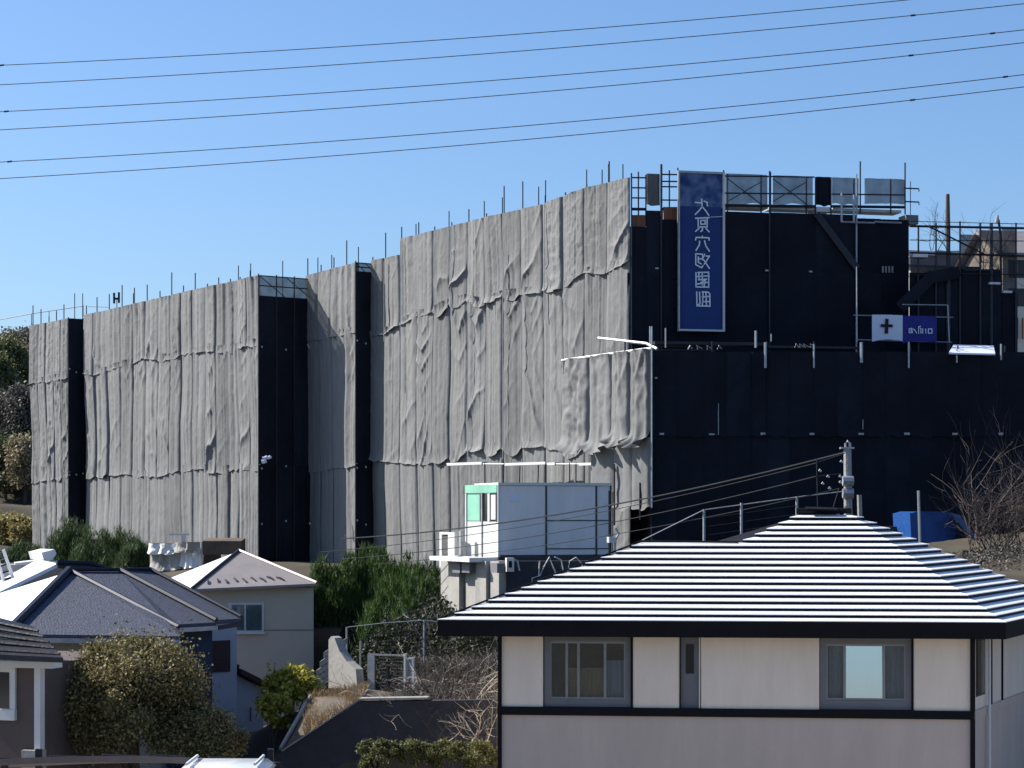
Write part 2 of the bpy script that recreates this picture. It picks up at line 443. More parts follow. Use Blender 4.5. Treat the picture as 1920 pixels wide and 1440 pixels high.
# ------------------------------------------------------------------ cloth sheets
def sheet(name, TL, TR, BL, BR, out, m, parent, nu=20, nv=44, bul=.06, wr=.03, diag=.03, swag=.04, hem=.1, sag=.12, crump=.012, seed=0, off=0., tilt=0., puck=0., gs=None, joint=0., crease=0.):
    TL, TR, BL, BR = [np.array(p) for p in (TL, TR, BL, BR)]
    out = np.array(out)
    w = np.linalg.norm(TR - TL); h = np.linalg.norm(BL - TL)
    u, v = np.meshgrid(np.linspace(0, 1, nu + 1), np.linspace(0, 1, nv + 1))
    x = u * w; y = v * h
    pin = np.sin(np.pi * np.clip(u, 0, 1)) ** .45
    pin[:, 0] = pin[:, -1] = 0
    rnd = lambda k: (math.sin(seed * 12.9898 + k * 78.233) * 43758.5453) % 1
    bl = 1 + .6 * vn(v * h * .5, u * 0 + seed * 3.3, seed)
    d = bul * (1 - np.abs(2 * u - 1) ** 9) * bl
    d += tilt * (rnd(1) - .5) * (u - .5) * np.clip(np.minimum(u, 1 - u) * 12, 0, 1)
    d += wr * vn(x * 3.4, y * .22, seed + 1) * pin + wr * .55 * (1 - np.abs(vn(x * 7., y * .16, seed + 2)) * 2.2) * pin
    d -= .05 * joint * (np.exp(-u * w / .035) + np.exp(-(1 - u) * w / .035))
    # sharp diagonal pull folds
    side = 1 if rnd(2) > .5 else -1
    ph = (y * 1.25 - side * x * (1.2 + rnd(3))) + 1.2 * fbm(x * .8, y * .5, seed + 4)
    rg_ = 1 - np.abs(np.sin(ph * 1.7))
    lo = np.clip((v - .5 + .3 * rnd(4)) / .4, 0, 1) ** 1.3 * np.clip(vn(y * .3 + 3, x * .5, seed + 5) * 1.3 + .35, 0, 1.2)
    d += diag * (rg_ ** 2.2) * lo * pin
    # V swags hanging from the two upper corners
    ph2 = (y + (1.1 + .9 * rnd(5)) * np.abs(u - .35 - .3 * rnd(6)) * w) * (1.5 + rnd(7)) + .45 * vn(x * .9, y * .7, seed + 6)
    up = np.clip(1 - v / (.35 + .3 * rnd(8)), 0, 1) * np.clip(vn(x * .4, y * .4, seed + 8) + .6, 0, 1.2)
    d += swag * (1 - np.abs(np.sin(ph2 * 1.6))) ** 1.8 * up * pin
    rid = 1 - np.abs(fbm(x * 2.1, y * 1.5, seed + 9)) * 2
    d += crump * rid * 1.6 * pin + crump * .8 * fbm(x * 7, y * 6, seed + 10) * pin
    fine = np.clip(1 - np.abs(fbm(x * 3.3 + y * .9 * side, y * 1.1 - x * .8 * side, seed + 16)) * 3.2, 0, 1)
    d += crease * fine ** 2 * pin
    # loose hem with bunched gathers
    e = np.exp(-(h - y) / .11)
    fl = .35 + .9 * np.abs(vn(u * 4.3, u * 0 + .4, seed + 12)) + .5 * np.abs(vn(u * 9, u * 0 + .4, seed + 14))
    d += hem * e * fl
    # puckers just below the upper edge
    d += puck * np.exp(-y / .35) * np.abs(vn(x * 5, y * 1.2, seed + 15)) * pin
    e2 = np.exp(-(h - y) / .4)
    skew = u ** (.6 + rnd(9))
    sg = sag * (4 * skew * (1 - skew)) * e2 + .05 * vn(u * 3.6, u * 0, seed + 13) * e2
    if gs is not None:
        zz = (TL[2] * (1 - v) + BL[2] * v)
        d += .10 * fbm((gs + x) * .22, zz * .22, 77) 
    base = (TL[None, None] * (1 - u)[..., None] + TR[None, None] * u[..., None]) * (1 - v)[..., None] + (BL[None, None] * (1 - u)[..., None] + BR[None, None] * u[..., None]) * v[..., None]
    V = base + out[None, None] * (d + off)[..., None]
    V[..., 2] -= sg
    me = np_mesh(name, V.reshape(-1, 3), grid_quads(nu, nv))
    return link_mesh(name, me, m, parent, smooth=True)


# plan of the wrapped facade, stepped back towards the right
TD = Vector((.573, -.819)); TN = Vector((-.819, -.573)); TO = Vector((-.365, 73.0))
def facade(o):
    f = Frame(0, 80, 100, 80)
    f.a = TO + TN * o; f.e = TD.copy(); f.n = TN.copy()
    f.n3 = Vector((TN.x, TN.y, 0)); f.e3 = Vector((TD.x, TD.y, 0)); f.L = 1
    return f
oD, oC, oB, oA = 0., .60, 2.70, 3.18
ZB = H - 2.2
TOPS = {'A': [(60, 611), (133, 597)], 'B': [(158, 592), (302, 558), (400, 536), (444, 527), (490, 516)],
        'C': [(575, 518), (640, 500), (672, 492)], 'D1': [(697, 489), (751, 478)],
        'D2': [(751, 448), (910, 408), (1022, 383), (1098, 353), (1182, 333)]}
S1 = {'A': [(60, 722), (133, 706)],
      'B': [(158, 702), (191, 704), (213, 691), (249, 682), (284, 669), (311, 676), (356, 662), (400, 660), (444, 655), (490, 644)],
      'C': [(575, 642), (672, 622)],
      'D': [(697, 632), (725, 627), (751, 610), (775, 597), (815, 585), (845, 572), (877, 563), (905, 573), (943, 556), (1020, 548), (1058, 543), (1078, 528), (1100, 512), (1150, 514), (1182, 488)]}
S2 = {'A': [(60, 905), (133, 893)],
      'B': [(158, 895), (213, 889), (267, 891), (289, 897), (338, 884), (378, 876), (404, 889), (444, 878), (490, 886)],
      'C': [(575, 886), (672, 873)],
      'D': [(697, 862), (751, 868), (775, 872), (850, 858), (880, 846), (945, 841), (1020, 836), (1060, 848), (1182, 822)]}
EDGE = {'A': [60, 75, 90, 104, 118, 133.5], 'B': [160, 180, 203, 227, 250, 274, 298, 320, 342, 364, 387, 408, 430, 448, 467, 490.5],
        'C': [575, 600, 624, 648, 672.5], 'D': [697, 721, 751, 783, 813, 845, 877, 910, 943, 978, 1020, 1058, 1098, 1140, 1182.5]}
OFFS = {'A': oA, 'B': oB, 'C': oC, 'D': oD}
LAB = {'A': 'narrow grey tarpaulin wrapping at the far left end of the building',
       'B': 'wide grey pleated tarpaulin wrapping left of the tall dark recess',
       'C': 'narrow grey tarpaulin wrapping half in shadow between the two dark recesses',
       'D': 'large sunlit grey tarpaulin wrapping with sagging folds behind the site office'}
sd = 1
WRAP = {}
for blk in 'ABCD':
    f = facade(OFFS[blk]); E = EDGE[blk]
    sL, sR = f.s(E[0]), f.s(E[-1])
    t = thing('scaffold_wrap', LAB[blk], 'tarpaulin', f.pt((sL + sR) / 2, ZB, 0), 'grey tarpaulins wrapped round the scaffolding')
    WRAP[blk] = t
    for i in range(len(E) - 1):
        p0, p1 = E[i], E[i + 1]
        def prof(D, p, nm=None):
            return interp(D[nm or blk], p)
        tk = blk if blk != 'D' else ('D1' if p1 <= 751.5 else 'D2')
        for r in range(3):
            if r == 0: ta, tb = interp(TOPS[tk], p0), interp(TOPS[tk], p1); ba, bb = prof(S1, p0), prof(S1, p1)
            if r == 1: ta, tb = prof(S1, p0), prof(S1, p1); ba, bb = prof(S2, p0), prof(S2, p1)
            if r == 2: ta, tb = prof(S2, p0), prof(S2, p1)
            s0, s1 = f.s(p0), f.s(p1)
            s1 -= (random.choice([0, 0, 0, .012, .02]) if r else 0) if i < len(E) - 2 else 0
            lift = 0 if r == 0 else .22
            TL = f.pt(s0, f.z(p0, ta) + lift); TR = f.pt(s1, f.z(p1, tb) + lift)
            if r < 2: BL = f.pt(s0, f.z(p0, ba)); BR = f.pt(s1, f.z(p1, bb))
            else: BL = f.pt(s0, ZB); BR = f.pt(s1, ZB)
            big = {'A': .6, 'B': .75, 'C': .8, 'D': 1.2}[blk]
            loose = random.random()
            sgv = (random.uniform(.0, .05) if loose < .6 else random.uniform(.1, .3)) * (1 if blk == 'D' else .45)
            sheet('tarp_sheet', TL, TR, BL, BR, f.n3, TARPS[(sd * 7 + r) % 4], t, nu=36 if blk == 'D' else 22, nv=110 if r < 2 else 70,
                  bul=random.uniform(.0, .04), wr=.038 if blk != 'D' else .024, diag=(.16 if r == 0 else .15 if r == 1 else .05) * big * random.choice([.1, .3, .6, .6, 1.1]),
                  swag=(.16 if r == 1 else .05 if r == 0 else .015) * big * random.choice([.15, .4, .8, 1.1]), hem=(.08 if blk == 'D' else .03) * random.uniform(.2, 1.6) if r < 2 else .02,
                  sag=sgv if r < 2 else .02, crump=.015 if (blk == 'D' and i > 9 and r == 0) or blk == 'A' else .0065, seed=sd * 1.37 + r * 40, off=(2 - r) * .022,
                  crease=.008, joint=.4, tilt=.20 if blk == 'B' else .14, puck=.10 if r == 1 else .03, gs=s0 + {'A': 0, 'B': 0, 'C': 40, 'D': 40}[blk])
            sd += 1
        # standard pole at the seam, sticking out above
        s0 = f.s(p0)
        zt = f.z(p0, interp(TOPS[tk], p0)) + random.choice([.15, .3, .45, .7, .95])
        MB().tube([f.pt(s0, ZB, -.05), f.pt(s0, zt, -.05)], .024, 6).build('scaffold_pole', M['dark_steel'], t)

fr_ = facade(.16)
for (px, y0, y1) in [(751, 452, 730), (845, 425, 600), (877, 562, 860), (943, 470, 860), (978, 556, 700), (1020, 384, 600), (720, 490, 640)]:
    MB().tube([fr_.P(px, y1), fr_.P(px, y0)], .016, 5).build('tie_rope', M['plank'], WRAP['D'])

# extra thin poles behind the parapet, photographed tops
for px, pt, pb, o in [(140, 550, 600, 1.5), (155, 550, 596, 1.5), (250, 550, 575, 1.5), (447, 498, 530, 1.5), (470, 494, 522, 1.5), (530, 489, 520, .2), (596, 483, 515, -.8), (622, 478, 510, -.8), (672, 463, 500, -.8),
                      (780, 420, 450, -.9), (842, 396, 432, -.9), (908, 377, 410, -.9), (942, 370, 404, -.9), (1010, 350, 390, -.9), (1023, 338, 386, -.9), (1100, 318, 356, -.9), (1141, 307, 348, -.9), (1129, 318, 350, -.9), (1168, 308, 340, -.9)]:
    blk = 'A' if px < 145 else 'B' if px < 500 else 'C' if px < 690 else 'D'
    f = facade(OFFS[blk] - .9)
    MB().tube([f.P(px, pb + 40), f.P(px, pt)], .02, 5).build('scaffold_pole', M['dark_steel'], WRAP[blk])

# ------------------------------------------------------------------ the building inside the wrapping
fD = facade(0)
bt = thing('apartment_building', 'concrete apartment block hidden inside the scaffold wrapping', 'building', fD.pt(-8, ZB, -6))
for (p0, p1, o, py) in [(60, 133, oA, 630), (160, 490, oB, 540), (575, 672, oC, 520), (697, 1182, oD, 440)]:
    f = facade(o - 1.15)
    s0, s1 = f.s(p0) + .3, f.s(p1) - .1
    mb = MB(); f.box(mb, s0, s1, ZB - .5, H + 8.4, -9, 0)
    mb.build('wall', M['dark_concrete'], bt)
mb = MB(); fD.box(mb, fD.s(500, -4), fD.s(1182, -4) - .5, H + 8.41, H + 8.6, -8.5, -3.2); mb.build('roof', M['dark_concrete'], bt)

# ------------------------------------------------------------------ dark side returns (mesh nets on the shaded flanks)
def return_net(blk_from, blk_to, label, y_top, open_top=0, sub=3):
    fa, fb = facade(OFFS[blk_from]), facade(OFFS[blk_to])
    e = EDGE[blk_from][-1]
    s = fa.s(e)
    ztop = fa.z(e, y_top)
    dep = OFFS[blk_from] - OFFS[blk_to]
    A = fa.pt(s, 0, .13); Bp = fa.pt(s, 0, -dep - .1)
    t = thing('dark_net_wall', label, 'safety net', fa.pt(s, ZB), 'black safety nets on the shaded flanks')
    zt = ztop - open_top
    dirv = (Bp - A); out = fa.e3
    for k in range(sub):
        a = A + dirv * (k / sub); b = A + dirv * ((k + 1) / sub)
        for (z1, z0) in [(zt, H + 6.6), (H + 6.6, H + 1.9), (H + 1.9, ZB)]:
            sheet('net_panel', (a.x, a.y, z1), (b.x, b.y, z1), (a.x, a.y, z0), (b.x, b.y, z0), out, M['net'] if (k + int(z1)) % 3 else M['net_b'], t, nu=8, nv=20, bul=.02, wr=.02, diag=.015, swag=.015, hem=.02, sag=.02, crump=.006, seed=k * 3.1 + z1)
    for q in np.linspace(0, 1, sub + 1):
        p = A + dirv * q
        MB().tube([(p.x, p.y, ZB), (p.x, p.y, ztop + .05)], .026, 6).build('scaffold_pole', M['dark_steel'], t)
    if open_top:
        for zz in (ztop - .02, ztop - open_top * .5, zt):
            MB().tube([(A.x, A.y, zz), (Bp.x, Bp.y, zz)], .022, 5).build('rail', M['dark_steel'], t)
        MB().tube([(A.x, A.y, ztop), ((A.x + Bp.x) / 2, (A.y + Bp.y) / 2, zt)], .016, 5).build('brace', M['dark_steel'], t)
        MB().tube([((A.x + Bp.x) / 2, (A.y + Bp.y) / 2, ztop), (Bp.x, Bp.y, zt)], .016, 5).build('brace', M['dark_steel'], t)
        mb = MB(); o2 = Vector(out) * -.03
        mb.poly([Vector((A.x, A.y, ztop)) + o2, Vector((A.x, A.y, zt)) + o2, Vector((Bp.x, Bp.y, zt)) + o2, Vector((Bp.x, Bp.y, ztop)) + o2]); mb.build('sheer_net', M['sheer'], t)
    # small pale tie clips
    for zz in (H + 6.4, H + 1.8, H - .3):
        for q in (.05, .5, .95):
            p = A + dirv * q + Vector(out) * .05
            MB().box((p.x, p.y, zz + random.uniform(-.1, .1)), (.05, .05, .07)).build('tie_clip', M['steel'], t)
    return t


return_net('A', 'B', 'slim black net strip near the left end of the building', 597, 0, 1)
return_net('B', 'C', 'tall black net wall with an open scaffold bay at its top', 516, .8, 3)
return_net('C', 'D', 'narrow black net slot left of the largest tarpaulin', 492, .35, 1)
# pale bundle tied at the foot of the tall dark wall
f = facade(oB); p = f.P(500, 863); 
bb = MB()
for k in range(5):
    q = p + Vector((random.uniform(-.12, .12), -.15, random.uniform(-.1, .1)))
    bb.tube([q + Vector((-.08, 0, 0)), q, q + Vector((.1, 0, .05))], .05, 6)
tag(bb.build('cloth_scrap', M['white_cloth'], base=p), 'small white cloth scrap on the corner of the tall dark recess', 'cloth')

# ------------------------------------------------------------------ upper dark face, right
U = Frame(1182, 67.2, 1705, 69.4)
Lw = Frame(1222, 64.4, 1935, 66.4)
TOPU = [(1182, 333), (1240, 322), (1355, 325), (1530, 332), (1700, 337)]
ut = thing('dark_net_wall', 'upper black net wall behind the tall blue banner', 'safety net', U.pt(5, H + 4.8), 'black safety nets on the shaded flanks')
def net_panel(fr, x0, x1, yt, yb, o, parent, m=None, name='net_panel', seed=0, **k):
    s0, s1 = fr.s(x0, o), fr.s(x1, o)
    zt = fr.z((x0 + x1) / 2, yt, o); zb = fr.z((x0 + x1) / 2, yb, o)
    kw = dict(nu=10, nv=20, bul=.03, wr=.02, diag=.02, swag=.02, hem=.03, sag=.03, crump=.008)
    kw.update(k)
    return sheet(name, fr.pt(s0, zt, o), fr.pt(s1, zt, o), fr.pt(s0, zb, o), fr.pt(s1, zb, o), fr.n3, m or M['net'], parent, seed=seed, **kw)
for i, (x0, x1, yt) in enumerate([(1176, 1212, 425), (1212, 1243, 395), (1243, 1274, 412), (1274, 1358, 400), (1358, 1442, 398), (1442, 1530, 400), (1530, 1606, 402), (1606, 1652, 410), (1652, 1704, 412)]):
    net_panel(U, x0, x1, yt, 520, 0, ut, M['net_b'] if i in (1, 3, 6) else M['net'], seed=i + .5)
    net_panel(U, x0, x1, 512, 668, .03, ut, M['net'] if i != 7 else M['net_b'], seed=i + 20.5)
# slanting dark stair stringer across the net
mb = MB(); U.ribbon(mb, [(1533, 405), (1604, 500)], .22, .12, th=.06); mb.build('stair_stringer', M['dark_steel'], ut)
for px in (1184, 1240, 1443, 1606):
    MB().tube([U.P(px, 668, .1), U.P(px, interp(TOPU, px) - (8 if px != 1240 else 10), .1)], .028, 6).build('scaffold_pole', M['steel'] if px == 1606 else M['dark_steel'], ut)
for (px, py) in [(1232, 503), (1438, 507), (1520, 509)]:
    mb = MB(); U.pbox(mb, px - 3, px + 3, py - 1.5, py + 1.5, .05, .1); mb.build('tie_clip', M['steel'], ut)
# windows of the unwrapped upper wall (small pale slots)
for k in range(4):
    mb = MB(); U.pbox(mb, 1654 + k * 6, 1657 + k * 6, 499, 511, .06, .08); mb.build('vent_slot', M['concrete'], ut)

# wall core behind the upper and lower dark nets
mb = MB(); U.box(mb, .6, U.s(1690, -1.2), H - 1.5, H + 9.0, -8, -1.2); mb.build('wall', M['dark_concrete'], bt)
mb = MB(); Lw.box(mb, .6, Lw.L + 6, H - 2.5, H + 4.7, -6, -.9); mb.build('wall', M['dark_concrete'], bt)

# open scaffold on top of the upper dark face
st = thing('scaffold', 'open steel scaffold deck with grey mesh screens along the roof edge', 'scaffold', U.pt(7, H + 9.6))
for (x0, x1, k) in [(1360, 1439, 0), (1449, 1524, 0), (1560, 1610, 1), (1621, 1697, 1)]:
    yt = interp(TOPU, (x0 + x1) / 2)
    net_panel(U, x0, x1, yt, 383, -.35, st, M['sheer'], 'mesh_screen', seed=x0, nu=12, nv=10, bul=.05, wr=.02 + .02 * k, crump=.01 + .02 * k, hem=.0, sag=.0)
net_panel(U, 1530, 1559, 332, 386, -.30, st, M['net'], 'mesh_screen', seed=4)
net_panel(U, 1212, 1237, 326, 384, -.3, st, M['tarp_c'], 'mesh_screen', seed=6)
for px in (1184, 1197, 1211, 1240, 1255, 1271, 1357, 1364, 1427, 1444, 1512, 1529, 1558, 1601, 1613, 1670, 1697):
    yt = interp(TOPU, px)
    up = {1240: 14, 1197: 8, 1255: 3, 1271: 8, 1444: 6, 1613: 32, 1697: 32, 1357: 6}.get(px, 0)
    MB().tube([U.P(px, 402 if px > 1300 else 425, -.2), U.P(px, yt - up, -.2)], .026 if px not in (1240, 1444) else .04, 6).build('scaffold_pole', M['dark_steel'], st)
for (x0, x1, ys) in [(1357, 1527, (330, 362, 385)), (1560, 1697, (364, 387)), (1184, 1211, (333, 352, 371, 392)), (1240, 1272, (327, 340, 350, 375, 392))]:
    for y in ys:
        dy = .012 * (x1 - x0)
        MB().tube([U.P(x0, y, -.15), U.P(x1, y + dy, -.15)], .025 if y < 380 else .05, 6).build('rail', M['dark_steel'], st)
for (x0, x1) in [(1364, 1427), (1449, 1512)]:
    MB().tube([U.P(x0, 335, -.13), U.P(x1, 383, -.13)], .017, 5).build('brace', M['dark_steel'], st)
    MB().tube([U.P(x1, 341, -.09), U.P(x0, 378, -.09)], .017, 5).build('brace', M['dark_steel'], st)
for (x0, x1, y0, y1, m) in [(1358, 1440, 386, 390, 'plank'), (1446, 1528, 387, 393, 'plank'), (1529, 1559, 388, 397, 'white_paint'), (1562, 1690, 392, 397, 'plank')]:
    mb = MB(); U.pbox(mb, x0, x1, y0, y1, -.9, -.22); mb.build('deck_plank', M[m], st)
for (x0, x1, y0, y1) in [(1185, 1211, 403, 428), (1244, 1271, 388, 413)]:
    for k in range(3):
        w = (x1 - x0) / 3
        mb = MB(); U.pbox(mb, x0 + k * w + .3, x0 + (k + 1) * w - .3, y0, y1, -.12, -.06 + .01 * k); mb.build('board', M['board'], st)
# bracket outrigger at the right end
for y in (353, 378):
    MB().tube([U.P(1697, y, -.15), U.P(1723, y + 1, -.15), U.P(1723, y + 6, -.15)], .025, 5).build('bracket', M['dark_steel'], st)
MB().tube([U.P(1707, 340, -.15), U.P(1707, 405, -.15)], .014, 5).build('bracket', M['dark_steel'], st)
mb = MB(); U.pbox(mb, 1699, 1722, 403, 420, -.6, 0); mb.build('cable_box', M['frame_grey'], st)
for (px, y0, y1) in [(1578, 362, 416), (1601, 365, 415)]:
    MB().tube([U.P(px, y1, .2), U.P(px, y0, .2)], .035, 6).build('stair_post', M['steel'], st)
for (x0, x1) in [(1578, 1640), (1640, 1690)]:
    MB().tube([U.P(x0, 416, .25), U.P(x1, 418, .25)], .03, 5).build('rail', M['steel'], st)

# blue banner
bn = thing('banner', 'tall navy blue banner with a column of white lettering', 'banner', U.P(1315, 620, .3))
net_panel(U, 1274, 1357, 326, 390, .285, bn, sheer_mat('sheer_navy', (.016, .047, .165), .965), 'cloth', seed=5, nu=10, nv=10, bul=.03, wr=.01, diag=.0, swag=.01, hem=0, sag=0, crump=.004)
net_panel(U, 1274, 1357, 388, 619, .28, bn, M['navy_banner'], 'cloth', seed=3, nu=16, nv=50, bul=.03, wr=.01, diag=.0, swag=.01, hem=0, sag=0, crump=.004)
for (x0, x1, y0, y1) in [(1272, 1275, 322, 621), (1356, 1359.5, 324, 621), (1272, 1359, 617.5, 621), (1272, 1359, 321, 325)]:
    mb = MB(); U.pbox(mb, x0, x1, y0, y1, .24, .36); mb.build('frame_bar', M['white_paint'] if y0 > 322 else M['steel'], bn)
G = [
    [[(340, 285), (344, 348)], [(285, 312), (332, 318)], [(344, 348), (318, 382), (285, 415)], [(346, 350), (375, 385), (400, 422)], [(360, 303), (386, 312), (388, 342)]],
    [[(288, 447), (405, 441)], [(310, 450), (310, 520)], [(386, 446), (386, 520)], [(310, 520), (386, 520)], [(330, 466), (370, 464), (370, 496), (332, 497), (332, 466)], [(288, 557), (318, 532)], [(375, 532), (404, 562)], [(346, 522), (346, 548), (332, 558)]],
    [[(288, 630), (294, 608), (402, 612), (402, 632)], [(345, 598), (348, 612)], [(322, 640), (320, 672), (292, 718)], [(364, 636), (376, 682), (405, 725)]],
    [[(290, 746), (290, 838), (338, 864), (352, 846)], [(290, 746), (346, 750), (350, 776)], [(312, 772), (312, 818), (336, 832)], [(366, 750), (344, 798)], [(378, 766), (405, 766), (362, 834)], [(350, 788), (376, 826), (405, 870)], [(322, 790), (342, 786)]],
    [[(292, 906), (292, 1025)], [(308, 904), (400, 902)], [(302, 938), (404, 932)], [(312, 966), (380, 960), (332, 992)], [(398, 906), (400, 1028)], [(344, 900), (346, 1010)], [(302, 1002), (398, 986)], [(294, 1026), (400, 1028)], [(372, 964), (360, 1020)], [(316, 912), (318, 960)]],
    [[(298, 1068), (300, 1186), (410, 1188), (408, 1084), (392, 1070), (344, 1068)], [(322, 1070), (326, 1168), (302, 1182)], [(344, 1110), (400, 1106)], [(352, 1078), (346, 1180)], [(346, 1150), (402, 1150)], [(376, 1076), (380, 1186)]]]
for g in G:
    mb = MB()
    for strk in g:
        U.ribbon(mb, [(1240 + x / 4.5, 310 + y / 4.5) for x, y in strk], .042, .345)
    mb.build('letter', M['white_ink'], bn)
MB().tube([U.P(1332, 407, .4), U.P(1356, 406, .4)], .012, 5).build('tie_rope', M['white_paint'], bn)

# ------------------------------------------------------------------ terrace deck and the lower dark face
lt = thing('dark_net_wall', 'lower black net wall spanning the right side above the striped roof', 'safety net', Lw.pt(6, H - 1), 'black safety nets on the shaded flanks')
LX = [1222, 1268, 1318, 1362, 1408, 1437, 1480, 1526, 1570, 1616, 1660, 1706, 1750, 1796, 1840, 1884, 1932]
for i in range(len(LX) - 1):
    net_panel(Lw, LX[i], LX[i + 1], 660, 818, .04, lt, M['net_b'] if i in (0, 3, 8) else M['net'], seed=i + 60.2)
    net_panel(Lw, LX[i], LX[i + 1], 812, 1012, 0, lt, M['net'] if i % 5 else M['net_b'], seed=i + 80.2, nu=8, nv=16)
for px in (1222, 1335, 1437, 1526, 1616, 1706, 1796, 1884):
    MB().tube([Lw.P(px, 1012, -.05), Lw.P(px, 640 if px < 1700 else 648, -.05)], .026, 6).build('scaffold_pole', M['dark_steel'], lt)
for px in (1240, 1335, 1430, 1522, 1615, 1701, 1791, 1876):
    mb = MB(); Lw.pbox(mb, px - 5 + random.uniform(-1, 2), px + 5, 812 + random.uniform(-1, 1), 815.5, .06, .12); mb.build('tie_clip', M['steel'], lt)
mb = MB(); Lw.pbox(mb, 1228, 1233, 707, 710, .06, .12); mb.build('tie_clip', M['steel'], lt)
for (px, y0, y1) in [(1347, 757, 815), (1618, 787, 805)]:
    MB().tube([Lw.P(px, y0, .12), Lw.P(px, y1, .12)], .012, 5).build('tie_rope', M['steel'], lt)
# terrace deck on the step
dk = thing('terrace_scaffold', 'scaffold walkway with steel posts between the two black net walls', 'scaffold', Lw.pt(5, H + 4.9))
for (x0, x1, y, o, m, hh) in [(1228, 1440, 645, -.2, 'dark_steel', .09), (1440, 1610, 652, -.2, 'dark_steel', .07), (1222, 1340, 657, -.3, 'dark_concrete', .05)]:
    mb = MB(); Lw.box(mb, Lw.s(x0, o), Lw.s(x1, o), Lw.z(x0, y, o), Lw.z(x0, y, o) + hh, o - .9, o); mb.build('deck_plank', M[m], dk)
for (px, y0, y1, r) in [(1219, 612, 660, .03), (1248, 615, 652, .025), (1417, 620, 652, .04), (1435, 642, 690, .045), (1446, 626, 640, .02), (1526, 645, 690, .03), (1615, 642, 680, .05), (1704, 642, 690, .03), (1794, 655, 680, .025), (1877, 645, 675, .03)]:
    MB().tube([Lw.P(px, y1, .15), Lw.P(px, y0, .15)], r, 6).build('scaffold_pole', M['steel'], dk)
for (x0, x1, y0, y1) in [(1290, 1345, 648, 655), (1490, 1520, 645, 652)]:
    for k in range(4):
        x = x0 + (x1 - x0) * k / 3
        MB().tube([Lw.P(x, y1, .1), Lw.P(x + random.uniform(-4, 4), y0, .1), Lw.P(x + 8, y1 - 1, .1)], .018, 5).build('clamp', M['steel'], dk)
# pale board lying at the right of the terrace
mb = MB()
mb.slab([Lw.P(1779, 661, .3), Lw.P(1866, 663, .3), Lw.P(1863, 648, -.4), Lw.P(1788, 646, -.4)], (0, 0, -.05))
tag(mb.build('panel_board', M['white_cloth'], base=Lw.P(1820, 662)), 'pale blue sheet board lying right of the cross sign', 'board')

# cross and blue signs on the net
sg = thing('sign_frame', 'steel rail frame carrying the white cross sign and the blue sign', 'frame', U.P(1700, 650, 1.2))
oS = 2.0
for pts in ([(1600, 591), (1787, 595)], [(1606, 500), (1607, 640)], [(1606, 637), (1785, 642)], [(1777, 572), (1780, 642)], [(1692, 571), (1777, 572)]):
    MB().tube([U.P(x, y, oS) for x, y in pts], .018, 5).build('rail', M['steel'], sg)
s1 = thing('cross_sign', 'square white sign with a black plus cross', 'sign', U.P(1663, 638, 1))
net_panel(U, 1635, 1692.5, 590.5, 639, oS + .03, s1, M['white_cloth'], 'panel', nu=8, nv=8, bul=.01, wr=.005, diag=0, swag=.005, hem=0, sag=0, crump=.002)
mb = MB(); U.ribbon(mb, [(1663, 600), (1662, 623)], .11, oS + .07); U.ribbon(mb, [(1653, 610.5), (1672, 611)], .09, oS + .071); mb.build('cross_mark', M['black_ink'], s1)
s2 = thing('blue_sign', 'deep blue sign with pale lettering beside the cross sign', 'sign', U.P(1720, 640, 1))
net_panel(U, 1693, 1756, 592.5, 642, oS + .03, s2, M['blue_sign'], 'panel', nu=8, nv=8, bul=.01, wr=.005, diag=0, swag=.005, hem=0, sag=0, crump=.002)
for g in ([[(758, 492), (758, 440), (788, 434), (800, 490)], [(760, 490), (795, 488)], [(780, 455), (780, 488)]], [[(806, 440), (832, 460), (850, 495)]], [[(876, 496), (876, 418), (898, 408)], [(902, 432), (906, 495)]],
          [[(926, 440), (926, 495)]], [[(962, 442), (966, 495)]], [[(996, 494), (996, 442), (1040, 442), (1042, 494), (998, 494)]]):
    mb = MB()
    for strk in g: U.ribbon(mb, [(1590 + x / 6.62, 550 + y / 6.62) for x, y in strk], .028, oS + .07)
    mb.build('letter', M['white_ink'], s2)

# ------------------------------------------------------------------ open scaffold and ramp nets at far right
Rr = Frame(1703, 68.2, 1925, 68.8)
rt = thing('scaffold', 'open dark scaffold grid with a see-through net at the far right', 'scaffold', Rr.pt(2, H + 5))
for (px, yt, r) in [(1722, 425, .03), (1755, 418, .03), (1778, 422, .07), (1800, 415, .03), (1838, 418, .035), (1859, 418, .05), (1905, 418, .03)]:
    MB().tube([Rr.P(px, 668, 0), Rr.P(px, yt, 0)], r, 6).build('scaffold_pole', M['dark_steel'], rt)
for (y0, y1, r) in [(424, 428, .04), (415, 420, .012), (450, 452, .015), (474, 480, .035), (512, 515, .02)]:
    MB().tube([Rr.P(1706, y0, .06), Rr.P(1920, y1, .06)], r, 5).build('rail', M['dark_steel'], rt)
MB().tube([Rr.P(1742, 425, .1), Rr.P(1852, 480, .1)], .03, 5).build('brace', M['dark_steel'], rt)
for i, (x0, x1, yt) in enumerate([(1705, 1757, 512), (1757, 1800, 507), (1800, 1838, 500), (1838, 1878, 505), (1878, 1908, 548)]):
    net_panel(Rr, x0, x1, yt, 668, -.08, rt, M['net_b'] if i % 2 else M['net'], seed=i + 120.3)
for (x0, x1, yt, yb) in [(1707, 1757, 478, 515), (1757, 1800, 470, 510), (1800, 1838, 440, 505), (1838, 1878, 432, 508), (1878, 1904, 428, 550)]:
    net_panel(Rr, x0, x1, yt, yb, -.05, rt, M['sheer_dark'], 'sheer_net', seed=x0)
